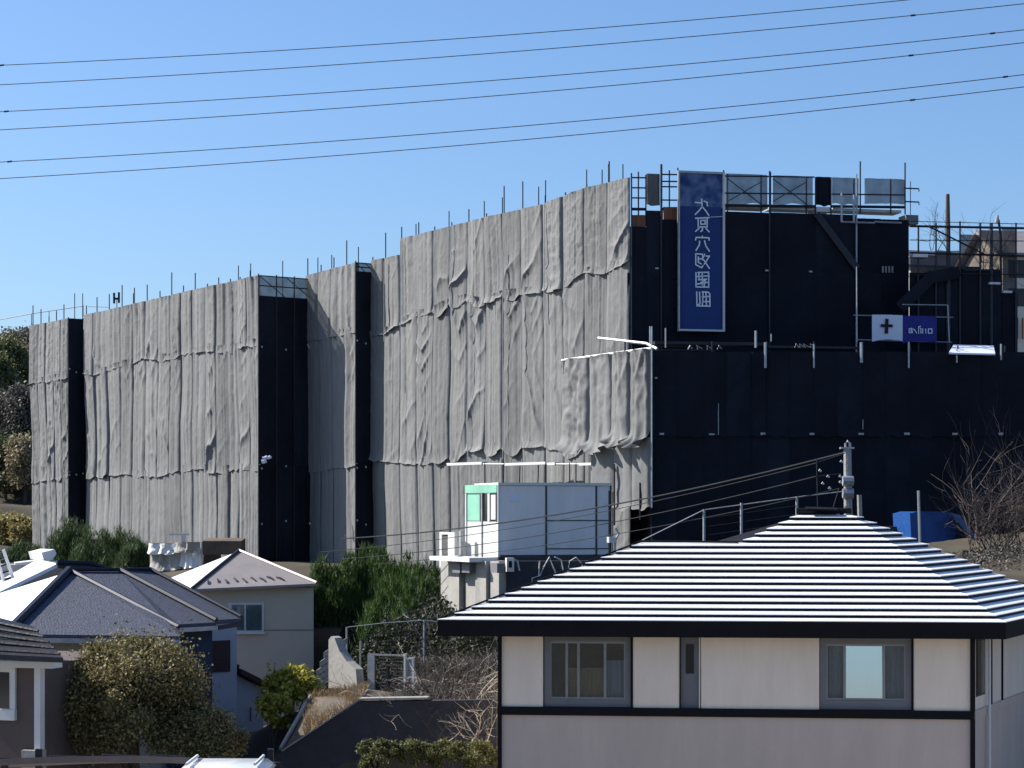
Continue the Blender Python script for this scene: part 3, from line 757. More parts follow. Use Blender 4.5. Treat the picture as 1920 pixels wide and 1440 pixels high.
# curved ramp stringer
mb = MB(); Rr.ribbon(mb, [(1692, 572), (1720, 545), (1745, 520), (1790, 512)], .38, .12, th=.05); mb.build('ramp_side', M['net_b'], rt)
for (x0, x1, y0, y1) in [(1882, 1898, 545, 549), (1856, 1876, 529, 533), (1712, 1740, 476, 482)]:
    mb = MB(); Rr.pbox(mb, x0, x1, y0, y1, -.3, .1); mb.build('deck_plank', M['white_paint'], rt)

# dark stack pole and lamp above the open scaffold
mb = MB(); mb.tube([P(1777, 452, 80), P(1777, 364, 80)], .11, 8, r2=.07)
tag(mb.build('timber_pole', M['bark'], base=P(1777, 452, 80)), 'dark timber pole rising above the open scaffold', 'pole')
lp = thing('street_lamp', 'small lamp on a thin bent pole at the upper right', 'lamp', P(1875, 560, 82))
MB().tube([P(1877, 560, 82), P(1876, 440, 82), P(1872, 412, 82)], .05, 6).build('pole', M['dark_steel'], lp)
MB().tube([P(1869, 418, 82), P(1870, 408, 82), P(1871, 403, 82)], .09, 8, r2=.03).build('lamp_head', M['concrete'], lp)

# houses up the hill at the far right
def gable_house(name, label, A, B, depth, zb, ze, zr, wallm, roofm, over=.35):
    """house with front wall A-B (plan points), depth going away"""
    t = thing(name, label, 'house', (A[0], A[1], zb))
    a, b = Vector((A[0], A[1], 0)), Vector((B[0], B[1], 0))
    e = (b - a).normalized(); L = (b - a).length; n = Vector((-e.y, e.x, 0))
    if n.y < 0: n = -n
    mb = MB(); mb.para(a + Vector((0, 0, zb)), e * L, n * depth, Vector((0, 0, ze - zb))); mb.build('wall', wallm, t)
    mid = n * depth / 2
    r = MB()
    p0 = a - e * over - n * over; p1 = b + e * over - n * over; q0 = a - e * over + n * (depth + over); q1 = b + e * over + n * (depth + over)
    r0, r1 = a - e * over + mid, b + e * over + mid
    Z = lambda v, z: Vector((v.x, v.y, z))
    r.slab([Z(p0, ze - .1), Z(p1, ze - .1), Z(r1, zr), Z(r0, zr)], (0, 0, .12)); r.slab([Z(q0, ze - .1), Z(q1, ze - .1), Z(r1, zr - .002), Z(r0, zr - .002)], (0, 0, .12))
    r.build('roof', roofm, t)
    g = MB(); g.slab([Z(a + n * .02, ze), Z(a + n * (depth - .02), ze), Z(a + mid, zr)], e * .15); g.slab([Z(b + n * .02, ze), Z(b + n * (depth - .02), ze), Z(b + mid, zr)], -e * .15); g.build('gable', wallm, t)
    return t, a, e, n, L
A = P(1708, 500, 96); B = P(1830, 500, 97)
hh, a, e, n, L = gable_house('hill_house', 'low grey house with metal roof behind the open scaffold', A, B, 6, H + 7, H + 11.2, H + 12.2, M['concrete'], M['slate'])
for k in range(3):
    mb = MB(); mb.para(a + e * (.5 + k * .95) - n * .03 + Vector((0, 0, H + 9.2)), e * .6, n * .05, Vector((0, 0, .9))); mb.build('window', M['car_glass'], hh)
A = P(1880, 560, 90); B = P(1990, 560, 90.3)
hh, a, e, n, L = gable_house('hill_house', 'cream walled house with dark roof edge at the right margin', A, B, 5, H + 6, H + 11.0, H + 12.2, M['stucco'], M['taupe_roof'])
for zz in (8.8, 10.0):
    mb = MB(); mb.para(a + e * .25 - n * .03 + Vector((0, 0, H + zz)), e * .8, n * .05, Vector((0, 0, .75))); mb.build('window', M['frame_dark'], hh)
mb = MB()
for k in range(7):
    mb = MB(); mb.para(a + e * (.1 + k * .22) - n * .25 + Vector((0, 0, H + 7.4)), e * .05, n * .05, Vector((0, 0, .9))); mb.build('railing_slat', M['board'], hh)

# ------------------------------------------------------------------ annex tarpaulin bay
fA = facade(1.5)
an = thing('scaffold_wrap', 'crumpled tarpaulin bay hung from a pale rail in front of the corner', 'tarpaulin', fA.pt(fA.s(1140), H - 1), 'grey tarpaulins wrapped round the scaffolding')
AE = [1056, 1108, 1151, 1186, 1222]
for i in range(4):
    p0, p1 = AE[i], AE[i + 1]; s0, s1 = fA.s(p0), fA.s(p1)
    rail = lambda p: interp([(1056, 675), (1222, 653)], p)
    yb = 838 if i < 2 else 828
    sheet('tarp_sheet', fA.pt(s0, fA.z(p0, rail(p0))), fA.pt(s1, fA.z(p1, rail(p1))), fA.pt(s0, fA.z(p0, yb)), fA.pt(s1, fA.z(p1, yb)), fA.n3, TARPS[i], an, nu=22, nv=50, bul=.08, wr=.04, diag=.09, swag=.08, hem=.4, sag=.22, crump=.045 if i == 0 else .022, joint=.3, tilt=.15, puck=.1, seed=200 + i * 1.7, off=.05)
    if i >= 1:
        sheet('tarp_sheet', fA.pt(s0, fA.z(p0, yb - 8)), fA.pt(s1, fA.z(p1, yb - 8)), fA.pt(s0, fA.z(p0, 925 if i == 1 else 952)), fA.pt(s1, fA.z(p1, 925 if i == 1 else 950)), fA.n3, TARPS[i - 1], an, nu=14, nv=24, bul=.06, wr=.02, diag=.03, swag=.04, hem=.05, sag=.1, crump=.012, seed=220 + i * 1.7)
MB().tube([fA.P(1054, 676, .1), fA.P(1222, 653, .1)], .045, 6).build('rail', M['plank'], an)
MB().tube([fA.P(1122, 634, .1), fA.P(1212, 644, .1), fA.P(1232, 654, .1)], .045, 6).build('rail', M['plank'], an)
for (px, y0, y1, m) in [(1222, 612, 952, 'steel'), (1056, 670, 700, 'steel'), (1172, 640, 658, 'dark_steel'), (1200, 905, 975, 'dark_steel'), (1152, 870, 985, 'dark_steel')]:
    MB().tube([fA.P(px, y1, .12), fA.P(px, y0, .12)], .03, 6).build('scaffold_pole', M[m], an)

# low rail and glazed screen behind the site office
Sf = facade(.75)
sc = thing('scaffold', 'low scaffold row topped with white planks behind the site office', 'scaffold', Sf.P(990, 1040))
for (x0, x1) in [(838, 903), (946, 1022), (1026, 1040), (1085, 1149)]:
    mb = MB(); Sf.pbox(mb, x0, x1, 867, 872, -.2, .05); mb.build('deck_plank', M['white_paint'], sc)
MB().tube([Sf.P(838, 870), Sf.P(1149, 870)], .025, 6).build('rail', M['steel'], sc)
for px in (877, 909, 945, 975, 1010, 1024, 1068, 1080, 1118, 1149):
    MB().tube([Sf.P(px + (-6 if px in (945, 975, 1010) else 0), 1050, .02), Sf.P(px, 868 if px != 877 else 830, .02)], .02, 5).build('scaffold_pole', M['dark_steel'] if px not in (877,) else M['plank'], sc)

# ------------------------------------------------------------------ site office
K = Frame(935, 61.0, 1145, 62.0); KL = Frame(874, 62.6, 935, 61.0)
of = thing('site_office', 'grey prefabricated site office with a green tinted lit end', 'site office', K.P(1010, 1045))
zt, zb = K.z(935, 908), K.z(935, 1044)
xs = [935, 1024, 1118, 1145]
for i in range(3):
    mb = MB(); K.box(mb, K.s(xs[i]) + .015, K.s(xs[i + 1]) - .015, zb + .05, zt - .04, -.08, 0); mb.build('wall_panel', M['office_grey'], of)
for px in xs:
    mb = MB(); s = K.s(px); K.box(mb, s - .025, s + .025, zb, zt, -.06, .02); mb.build('post', M['frame_dark'] if px != 935 else M['white_paint'], of)
for (x0, x1, y) in [(1024, 1145, 976), (1024, 1145, 1029)]:
    mb = MB(); K.box(mb, K.s(x0), K.s(x1), K.z(x0, y) - .015, K.z(x0, y) + .015, -.02, .015); mb.build('batten', M['frame_dark'], of)
mb = MB(); K.box(mb, K.s(935) - .03, K.s(1145) + .05, zt - .03, zt + .05, -2.4, .05); mb.build('roof', M['office_white'], of)
mb = MB(); K.box(mb, .05, K.s(1145) - .03, zb, zt - .05, -2.3, -.1); mb.build('core', M['frame_grey'], of)
mb = MB(); K.box(mb, K.s(935), K.s(1145), zb - .12, zb, -2.4, .02); mb.build('floor_beam', M['frame_dark'], of)
mb = MB(); K.pbox(mb, 957, 972, 928, 940, 0, .03); mb.build('notice', M['white_cloth'], of)
# lit end: lower white door panels, window, green band
KE = KL.L
for (a0, a1, y0, y1, m, nm) in [(.0, .48, 978, 1044, 'office_white', 'wall_panel'), (.52, 1., 978, 1044, 'office_white', 'wall_panel'), (.0, .42, 925, 976, 'green_film', 'wall_panel'), (0., .97, 909, 924, 'green_film', 'fascia')]:
    mb = MB(); KL.box(mb, KE * a0, KE * a1, KL.z(905, y1), KL.z(905, y0), -.06, 0 if nm != 'fascia' else .04); mb.build(nm, M[m], of)
wd = MB(); KL.box(wd, KE * .46, KE * .97, KL.z(905, 977), KL.z(905, 925), -.05, -.02); wd = wd.build('window', M['car_glass'], of)
for (a0, a1) in [(.44, .50), (.68, .74), (.92, .985)]:
    mb = MB(); KL.box(mb, KE * a0, KE * a1, KL.z(905, 978), KL.z(905, 925), -.02, .02); mb.build('window_frame', M['frame_dark'] if a0 != .68 else M['white_paint'], wd)
mb = MB(); KL.box(mb, KE * .76, KE * .9, KL.z(905, 974), KL.z(905, 928), -.015, -.008); mb.build('curtain', M['curtain_grey'], wd)
for a0 in (0., .49):
    mb = MB(); KL.box(mb, KE * a0, KE * a0 + .05, zb, zt - .05, -.03, .03); mb.build('post', M['white_paint'] if a0 == 0 else M['steel'], of)
# legs and support frame
for px in (945, 1020, 1085, 1135):
    p = K.P(px, 1045, -.3); g = gz(p.x, p.y)
    mb = MB(); mb.box((p.x, p.y, (zb + g - .3) / 2), (.14, .14, zb - g + .3)); mb.build('leg', M['frame_dark'], of)
# pipe mast with a lamp right of the office
ms = thing('floodlight_mast', 'thin mast with a white floodlight right of the site office', 'mast', P(1148, 1050, 60))
MB().tube([P(1142, 1050, 60), P(1142, 920, 60)], .025, 6).build('pole', M['dark_steel'], ms)
MB().tube([P(1152, 1045, 60), P(1154, 1012, 60), P(1160, 1000, 60), P(1154, 990, 60)], .04, 6).build('arm', M['plank'], ms)
mb = MB(); mb.box(P(1146, 1012, 59.9), (.2, .15, .16), .4); mb.build('lamp_head', M['white_paint'], ms)

# ------------------------------------------------------------------ concrete retaining wall under the office
C1 = Frame(826, 62.6, 938, 58.6)
cw = thing('retaining_wall', 'pale concrete pier wall with dark joints below the site office', 'wall', C1.pt(2, H - 6))
cx = [826, 846, 868, 898, 920, 938]
for i in range(5):
    s0, s1 = C1.s(cx[i]), C1.s(cx[i + 1])
    mb = MB(); C1.box(mb, s0 + .02, s1 - .05, H - 3.9, C1.z(880, 1050), -.6, [.0, .1, -.06, .12, .02][i]); mb.build('pier', M['concrete_pale'], cw)
mb = MB(); C1.box(mb, C1.s(826), C1.s(938), H - 5.5, C1.z(880, 1056), -.75, -.2); mb.build('backing', M['dark_concrete'], cw)
mb = MB(); C1.box(mb, C1.s(838), C1.s(914), C1.z(880, 1052), C1.z(880, 1044), -.3, .55); mb.build('ledge', M['white_paint'], cw)
for (x0, x1) in [(848, 862), (866, 880), (920, 932)]:
    mb = MB(); C1.pbox(mb, x0, x1, 1056, 1074, .1, .3); mb.build('bracket', M['frame_grey'], cw)
mb = MB(); C2 = Frame(938, 58.7, 1200, 59.5); C2.box(mb, C2.s(938), C2.s(1260), H - 5.5, C2.z(1000, 1052), -.4, 0); mb.build('return_wall', M['dark_concrete'], cw)
# white outdoor units on brackets below
for (x0, x1, y0, y1, nm, lab) in [(950, 964, 1046, 1072, 'meter_box', 'white meter box with a pipe under the site office')]:
    t = thing(nm, lab, 'box', C2.P(957, 1072, .2))
    mb = MB(); C2.pbox(mb, x0, x1, y0, y1, .05, .25); mb.build('case', M['office_white'], t)
    mb = MB(); C2.pbox(mb, 954, 960, 1052, 1064, .24, .27); mb.build('dial_window', M['car_glass'], t)
    MB().tube([C2.P(962, 1048, .2), C2.P(970, 1052, .2), C2.P(974, 1070, .2)], .03, 6).build('pipe', M['plank'], t)
# cables looping beneath the office
for i, pts in enumerate([[(1012, 1080), (1020, 1062), (1030, 1044), (1036, 1060), (1044, 1080)], [(1040, 1044), (1052, 1050), (1056, 1070)], [(1064, 1075), (1068, 1052), (1080, 1045), (1090, 1056), (1094, 1070)], [(996, 1100), (998, 1084), (1010, 1080), (1012, 1052)]]):
    tag(MB().tube([C2.P(x, y, .12) for x, y in pts], .02, 5).build('hose', M['white_paint'], base=C2.P(*pts[0], .5)), ['pale hose looped like a peak under the site office', 'short pale hose end hanging under the office floor', 'round coil of hose under the right of the office', 'bent pipe standing at the striped roof edge'][i], 'hose')
# white glazed frames left of the office
gf = thing('door_panel', 'white framed glass door panel standing left of the site office', 'door', P(845, 1065, 62))
D1 = Frame(823, 63.4, 878, 61.8)
for (x0, x1, y0, y1, m, nm) in [(824, 828, 1000, 1066, 'white_paint', 'frame_bar'), (840, 852, 998, 1064, 'white_paint', 'frame_bar'), (824, 852, 1063, 1068, 'white_paint', 'frame_bar'), (824, 852, 998, 1002, 'white_paint', 'frame_bar'), (860, 864, 995, 1062, 'steel', 'frame_bar')]:
    mb = MB(); D1.pbox(mb, x0, x1, y0, y1, -.05 if y1 - y0 > 10 else -.047, .03 if y1 - y0 > 10 else .027); mb.build(nm, M[m], gf)
mb = MB(); D1.pbox(mb, 828.5, 839.5, 1002.5, 1062.5, -.01, .0); mb.build('pane', M['glass_bright'], gf)

# ------------------------------------------------------------------ striped roof house (foreground right)
W = Frame(935, 41.2, 1825, 40.2)
zs = H - 2.33; zbt = H - 3.70; zbb = H - 3.86; zg = H - 8.2
fh = thing('house', 'cream walled house with hip roof striped white and black for light and shade', 'house', W.pt(4, zg))
sW = lambda px: W.s(px)
for (x0, x1) in [(941, 1018), (1187, 1273), (1315, 1536), (1713, 1819)]:
    mb = MB(); W.box(mb, sW(x0), sW(x1), zbt, zs + .08, -.2, 0); mb.build('wall_panel', M['stucco'], fh)
mb = MB(); W.box(mb, sW(941), sW(1819), zg, zbb, -.2, 0); mb.build('lower_wall', M['stucco_low'], fh)
mb = MB(); W.box(mb, sW(933), sW(1827), zbb, zbt, -.2, .05); mb.build('belt_course', M['trim_and_riser_shade'], fh)
for (x0, x1) in [(934, 941), (1819, 1828)]:
    mb = MB(); W.box(mb, sW(x0), sW(x1), zg, zbb, -.2, .06); mb.build('corner_post', M['trim_and_riser_shade'], fh)
    mb = MB(); W.box(mb, sW(x0), sW(x1), zbt, zs + .06, -.2, .06); mb.build('corner_post', M['trim_and_riser_shade'], fh)
for px in (1184.5, 1711):
    mb = MB(); W.box(mb, sW(px - 2), sW(px + 2), zbt, zs + .06, -.2, .02); mb.build('trim_strip', M['trim_and_riser_shade'], fh)
# door panel with small light
dp = MB(); W.box(dp, sW(1275), sW(1313), zbt, zs + .06, -.2, -.06); dp = dp.build('shutter_panel', M['frame_grey'], fh)
mb = MB(); W.pbox(mb, 1286, 1301, 1208, 1263, -.059, -.045); mb.build('pane', M['car_glass'], dp)
for x in (1275.5, 1311.5):
    mb = MB(); W.box(mb, sW(x - 1), sW(x + 1), zbt + .002, zs + .05, -.06, .012); mb.build('trim', M['trim_and_riser_shade'] if x < 1300 else M['white_paint'], dp)


def pleated(fr, x0, x1, y0, y1, o, m, parent, n=14, amp=.03, name='curtain'):
    s0, s1 = fr.s(x0, o), fr.s(x1, o)
    za, zb_ = fr.z((x0 + x1) / 2, y0, o), fr.z((x0 + x1) / 2, y1, o)
    mb = MB(); k = n * 2
    vs = []; fs = []
    for i in range(k + 1):
        s = s0 + (s1 - s0) * i / k; oo = o + amp * math.sin(i * math.pi * .5) * random.uniform(.6, 1.2)
        vs += [fr.pt(s, za, oo), fr.pt(s, zb_, oo)]
    for i in range(k): fs.append((2 * i, 2 * i + 1, 2 * i + 3, 2 * i + 2))
    return mb.add(vs, fs).build(name, m, parent, smooth=True)


def front_window(x0, x1, px0, px1, py0, py1, splits, curtains, glassm):
    # surround
    w = MB()
    W.box(w, sW(x0), sW(x1), zbt + .003, W.z((x0 + x1) / 2, py1), -.2, -.05)
    W.box(w, sW(x0), sW(x1), W.z((x0 + x1) / 2, py0), zs + .05, -.2, -.05)
    W.box(w, sW(x0), sW(px0), W.z((x0 + x1) / 2, py1), W.z((x0 + x1) / 2, py0), -.2, -.05)
    W.box(w, sW(px1), sW(x1), W.z((x0 + x1) / 2, py1), W.z((x0 + x1) / 2, py0), -.2, -.05)
    w = w.build('window', M['frame_grey'], fh)
    xm = (x0 + x1) / 2; z0, z1 = W.z(xm, py1), W.z(xm, py0)
    # room box
    r = MB()
    s0, s1 = sW(px0) - .3, sW(px1) + .3
    for q in ([W.pt(s0, z0 - .3, -2.2), W.pt(s1, z0 - .3, -2.2), W.pt(s1, z1 + .1, -2.2), W.pt(s0, z1 + .1, -2.2)], [W.pt(s0, z0 - .3, -.22), W.pt(s0, z0 - .3, -2.2), W.pt(s0, z1 + .1, -2.2), W.pt(s0, z1 + .1, -.22)], [W.pt(s1, z0 - .3, -.22), W.pt(s1, z0 - .3, -2.2), W.pt(s1, z1 + .1, -2.2), W.pt(s1, z1 + .1, -.22)], [W.pt(s0, z0 - .3, -.22), W.pt(s1, z0 - .3, -.22), W.pt(s1, z0 - .3, -2.2), W.pt(s0, z0 - .3, -2.2)], [W.pt(s0, z1 + .1, -.22), W.pt(s1, z1 + .1, -.22), W.pt(s1, z1 + .1, -2.2), W.pt(s0, z1 + .1, -2.2)]): r.poly(q)
    r.build('room', M['room'], w)
    xs = [px0] + splits + [px1]
    for i in range(len(xs) - 1):
        mb = MB(); W.box(mb, sW(xs[i]) + .015, sW(xs[i + 1]) - .015, z0 + .015, z1 - .015, -.13, -.122)
        if isinstance(glassm, list) and i == 1:      # tilt added so this sash mirrors bright sky
            mb.v = [tuple(Vector(q_) - W.n3 * (.06 * (q_[2] - z0))) for q_ in mb.v]
        mb.build('pane', glassm[i] if isinstance(glassm, list) else glassm, w)
    for x in xs:
        mb = MB(); W.box(mb, sW(x) - .025, sW(x) + .025, z0, z1, -.15, -.075); mb.build('sash', M['sash'], w)
    for z in (z0, z1 - .04):
        mb = MB(); W.box(mb, sW(px0), sW(px1), z, z + .04, -.145, -.08); mb.build('sash', M['sash'], w)
    for (a, b, c, d, m, n) in curtains:
        pleated(W, a, b, c, d, -.24, M[m], w, n)
    return w


front_window(1020, 1182, 1031, 1172, 1203, 1312, [1062, 1084, 1134], [(1034, 1060, 1206, 1310, 'room', 8), (1064, 1132, 1252, 1311, 'curtain_brown', 18), (1137, 1170, 1238, 1311, 'curtain_grey', 8)], M['glass'])
front_window(1537, 1709, 1550, 1698, 1208, 1314, [1584, 1658], [(1553, 1582, 1210, 1312, 'curtain_grey', 8), (1586, 1656, 1209, 1313, 'curtain_white', 6), (1661, 1696, 1210, 1312, 'curtain_grey', 9)], [M['glass'], M['glass_bright'], M['glass']])

# right flank wall
gdir = Vector((.412, .911, 0))
cR = W.pt(sW(1825), 0)
pxf = lambda v: 960 + FPX * v.x / v.y
RF_L = 6.6
class Flank(Frame): pass
Rw = Frame(1825, 40.2, 1826, 40.2); Rw.e3 = gdir; Rw.e = Vector((gdir.x, gdir.y)); Rw.n = Vector((Rw.e.y, -Rw.e.x)); Rw.n3 = Vector((Rw.n.x, Rw.n.y, 0)); Rw.a = Vector((cR.x, cR.y))
mb = MB(); Rw.box(mb, .06, RF_L, zg, zbb, -.2, 0); mb.build('lower_wall', M['stucco_low'], fh)
mb = MB(); Rw.box(mb, .06, RF_L, zbt, zs + .06, -.2, -.002); mb.build('wall_panel', M['stucco'], fh)
mb = MB(); Rw.box(mb, .06, RF_L, zbb, zbt, -.2, .03); mb.build('belt_course', M['stucco_low'], fh)
for sx in (1.55, 2.6):
    mb = MB(); Rw.box(mb, sx, sx + .06, zbt, zs + .05, -.1, .03); mb.build('trim_strip', M['trim_and_riser_shade'], fh)
wd = MB(); Rw.box(wd, .22, .95, zbt + .25, zs - .02, -.1, .02); wd = wd.build('window', M['frame_dark'], fh)
mb = MB(); Rw.box(mb, .28, .88, zbt + .3, zs - .07, -.05, .03); mb.build('pane', M['car_glass'], wd)
mb = MB(); Rw.box(mb, .56, .60, zbt + .3, zs - .07, -.05, .045); mb.build('sash', M['sash'], wd)
MB().tube([Rw.pt(1.08, zg, .08), Rw.pt(1.08, zs, .08)], .03, 8).build('downpipe', M['white_paint'], fh)
# back and left walls, soffit
mb = MB()
backL = W.pt(.0, 0, -7.0)
W.box(mb, .0, .2, zg, zs, -6.6, -.21); mb.build('side_wall', M['stucco'], fh)

# ---- roof
zE = H - 2.06
EV = Frame(820, 40.75, 1886, 39.72)
RUN = 4.6; RISE = 2.06; NC = 18; HR = .074
pitch_o = lambda r: -RUN * r / RISE
sl_eave = 0.; sr_eave = EV.L
s_lw = EV.s(1203, pitch_o(1.45)); s_l2 = EV.s(1385, pitch_o(1.45)); s_ap = EV.s(1502, pitch_o(RISE)); s_apr = EV.s(1592, pitch_o(RISE))
def s_left(r):
    if r <= 1.45: return sl_eave + (s_lw - sl_eave) * r / 1.45
    return s_l2 + (s_ap - s_l2) * (r - 1.45) / (RISE - 1.45)
def s_right(r): return sr_eave + (s_apr - sr_eave) * r / RISE
RFp = EV.pt(sr_eave, zE); APX = EV.pt(s_apr, zE + RISE, -RUN)
RBp = P(2022, 1141, 46.8); RBp.z = zE
def hipR(r): return RFp.lerp(Vector((APX.x, APX.y, APX.z)), r / RISE)
def hipB(r): return RBp.lerp(Vector((APX.x, APX.y, APX.z)), r / RISE)
rf = MB()
# under-structure: fascia and closing planes
rf.slab([EV.pt(0, zE - .26), EV.pt(EV.L, zE - .26), EV.pt(EV.L, zE - .26, -.08), EV.pt(0, zE - .26, -.08)], (0, 0, .25))
d_r = (RBp - RFp).normalized(); n_r = Vector((d_r.y, -d_r.x, 0))
rf.slab([RFp - Vector((0, 0, .26)), RBp - Vector((0, 0, .26)), RBp - n_r * .08 - Vector((0, 0, .26)), RFp - n_r * .08 - Vector((0, 0, .26))], (0, 0, .25))
rf = rf.build('roof', M['trim_and_riser_shade'], fh)
sf = MB(); BL0 = EV.pt(.3, zE - .2, -7.4)
sf.slab([EV.pt(.02, zE - .2, -.09), EV.pt(EV.L - .02, zE - .2, -.09), Vector((RBp.x, RBp.y, zE - .2)) - n_r * .1, BL0], (0, 0, -.05)); sf.build('soffit', M['trim_and_riser_shade'], rf)
bk = MB()
bl = EV.pt(.3, zE, -7.4)
wingL = EV.pt(s_lw, zE + 1.45, pitch_o(1.45)); wingR = EV.pt(s_l2, zE + 1.45, pitch_o(1.45)); apl = EV.pt(s_ap, zE + RISE, -RUN)
dn = Vector((0, 0, -.03))
bk.poly([EV.pt(0, zE) + dn, wingL + dn, bl + dn]); bk.poly([wingL + dn, wingR + dn, apl + dn, APX + dn, RBp + dn, bl + dn])
bk.build('rear_slope', M['trim_and_riser_shade'], rf)
for i in range(NC):
    r0 = RISE * i / NC; r1 = RISE * (i + 1) / NC
    HR = .067 + random.uniform(-.005, .005)
    mb = MB(); nose = .03
    mid = (r0 + r1) / 2
    # tread corners: front
    a0 = EV.pt(s_left(r0), zE + r0 + HR, pitch_o(r0) + nose); a1 = EV.pt(s_right(r0), zE + r0 + HR, pitch_o(r0) + nose)
    b0 = EV.pt(s_left(min(r1, 1.4499) if r0 < 1.44 else r1), zE + r1, pitch_o(r1) - .01); b1 = EV.pt(s_right(r1), zE + r1, pitch_o(r1) - .01)
    th = Vector((0, 0, -.016))
    mb.slab([a0, a1, b1, b0], th, 0)
    # riser under the nose, its shade painted near-black
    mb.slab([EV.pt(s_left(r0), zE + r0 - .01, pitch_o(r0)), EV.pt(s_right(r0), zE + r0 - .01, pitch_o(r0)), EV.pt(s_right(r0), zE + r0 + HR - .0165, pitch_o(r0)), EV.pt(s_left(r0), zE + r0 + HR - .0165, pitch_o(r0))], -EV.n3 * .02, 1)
    # right slope
    h0, h1 = hipR(r0), hipR(r1); k0, k1 = hipB(r0), hipB(r1)
    up = Vector((0, 0, HR))
    if i < NC - 1 or True:
        mb.slab([a1 + Vector((0, 0, .001)), k0 + up + n_r * nose + Vector((0, 0, .001)), k1, h1], th, 0)
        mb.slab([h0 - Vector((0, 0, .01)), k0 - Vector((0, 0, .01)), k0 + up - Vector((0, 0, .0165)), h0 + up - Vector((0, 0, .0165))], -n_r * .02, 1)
    mb.build('roof_course', [M['roof_lit'], M['trim_and_riser_shade']], rf)  # one metal: lit treads painted white, shaded risers near-black
# hip and ridge caps
MB().tube([EV.pt(s_ap - .1, zE + RISE + .08, -RUN), EV.pt(s_apr + .05, zE + RISE + .08, -RUN)], .06, 8).build('ridge_cap', M['trim_and_riser_shade'], rf)
MB().tube([EV.pt(s_lw - .05, zE + 1.52, pitch_o(1.45)), EV.pt(s_l2, zE + 1.50, pitch_o(1.45))], .022, 8).build('ridge_cap', M['trim_and_riser_shade'], rf)
MB().tube([EV.pt(0, zE + .06), EV.pt(s_lw, zE + 1.52, pitch_o(1.45))], .02, 6).build('hip_cap', M['trim_and_riser_shade'], rf)
mb = MB(); mb.slab([EV.pt(s_ap + .1, zE + RISE + .10, -RUN + .25), EV.pt(s_ap + .75, zE + RISE + .08, -RUN + .25), EV.pt(s_ap + .75, zE + RISE + .12, -RUN - .2), EV.pt(s_ap + .1, zE + RISE + .14, -RUN - .2)], (0, 0, .03)); mb.build('ridge_vent', M['trim_and_riser_shade'], rf)

# ------------------------------------------------------------------ blue-grey roof house (left)
bh = thing('house', 'dark navy house with blue grey shingle hip roof', 'house', P(200, 1300, 50))
zA = H - 1.35
def PZ(px, Y, z): return Vector(((px - 960) / FPX * Y, Y, z))
Ap = PZ(130, 50.5, zA); Bp = PZ(226, 51.2, zA - .02); Cp = PZ(282, 52., zA - .02)
E1 = PZ(14, 47.2, H - 2.64); E2 = PZ(338, 47.4, H - 2.70)
E3 = PZ(334, 48.6, H - 2.50); E4 = PZ(406, 49.4, H - 2.49); E5 = PZ(452, 50.6, H - 2.46)
EL = PZ(-190, 52.5, H - 2.7); ER = PZ(-60, 58, H - 2.6)
rfh = MB(); rfh.slab([E1, E2, Ap], (0, 0, -.1)); rfh = rfh.build('roof', M['slate'], bh)
mb = MB(); mb.slab([Ap, E2 + Vector((0, 0, .002)), E3, E4, Bp], (0, 0, -.1)); mb.build('roof_slope', M['slate'], rfh)
mb = MB(); mb.slab([Bp + Vector((0, 0, .05)), E4 + Vector((0, 0, .05)), E5, Cp], (0, 0, -.1)); mb.build('roof_slope', M['slate'], rfh)
mb = MB(); mb.slab([Ap, E1, EL], (0, 0, -.1)); mb.build('roof_slope', M['roof_lit'], rfh)  # same shingle roof; sunlight on this slope painted as white
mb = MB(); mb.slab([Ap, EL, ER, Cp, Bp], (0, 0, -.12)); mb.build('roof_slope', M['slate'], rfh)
mb = MB(); mb.slab([Cp, E5, PZ(430, 56, H - 2.5), PZ(-60, 58, H - 2.65)], (0, 0, -.1)); mb.build('roof_slope', M['slate'], rfh)
for pts, r in [([E1, Ap], .10), ([Ap, E2.lerp(E3, .6)], .055), ([Bp, E4], .06), ([Cp, E5], .045), ([Ap, Bp, Cp], .05)]:
    MB().tube([p + Vector((0, 0, .05)) for p in pts], r, 6).build('ridge_cap', M['slate_trim'], rfh)
for pts in ([E1, E2], [E3, E4], [E4, E5]):
    a, b = pts; d = (b - a).normalized(); nn = Vector((d.y, -d.x, 0))
    mb = MB(); mb.para(a - Vector((0, 0, .18)), b - a, nn * .05, Vector((0, 0, .1))); mb.build('gutter', M['steel'] if pts[0] is not E4 else M['slate_trim'], rfh)
# walls
nf = Frame(40, 47.9, 342, 48.0)
mb = MB(); nf.box(mb, 0, nf.s(300), H - 8, H - 2.75, -4, 0); mb.build('wall', M['concrete'], bh)
nf2 = Frame(300, 48.9, 398, 49.6)
mb = MB(); nf2.box(mb, 0, nf2.L, H - 8, H - 2.6, -4, 0); mb.build('wall', M['navy_wall'], bh)
for k in range(4):
    mb = MB(); nf2.box(mb, .0, nf2.L + .01, H - 4.2 - k * .9, H - 4.17 - k * .9, -.02, .012); mb.build('siding_joint', M['slate_trim'], bh)
mb = MB(); nf.pbox(mb, 120, 180, 1225, 1290, 0, .03); mb.build('window', M['car_glass'], bh)
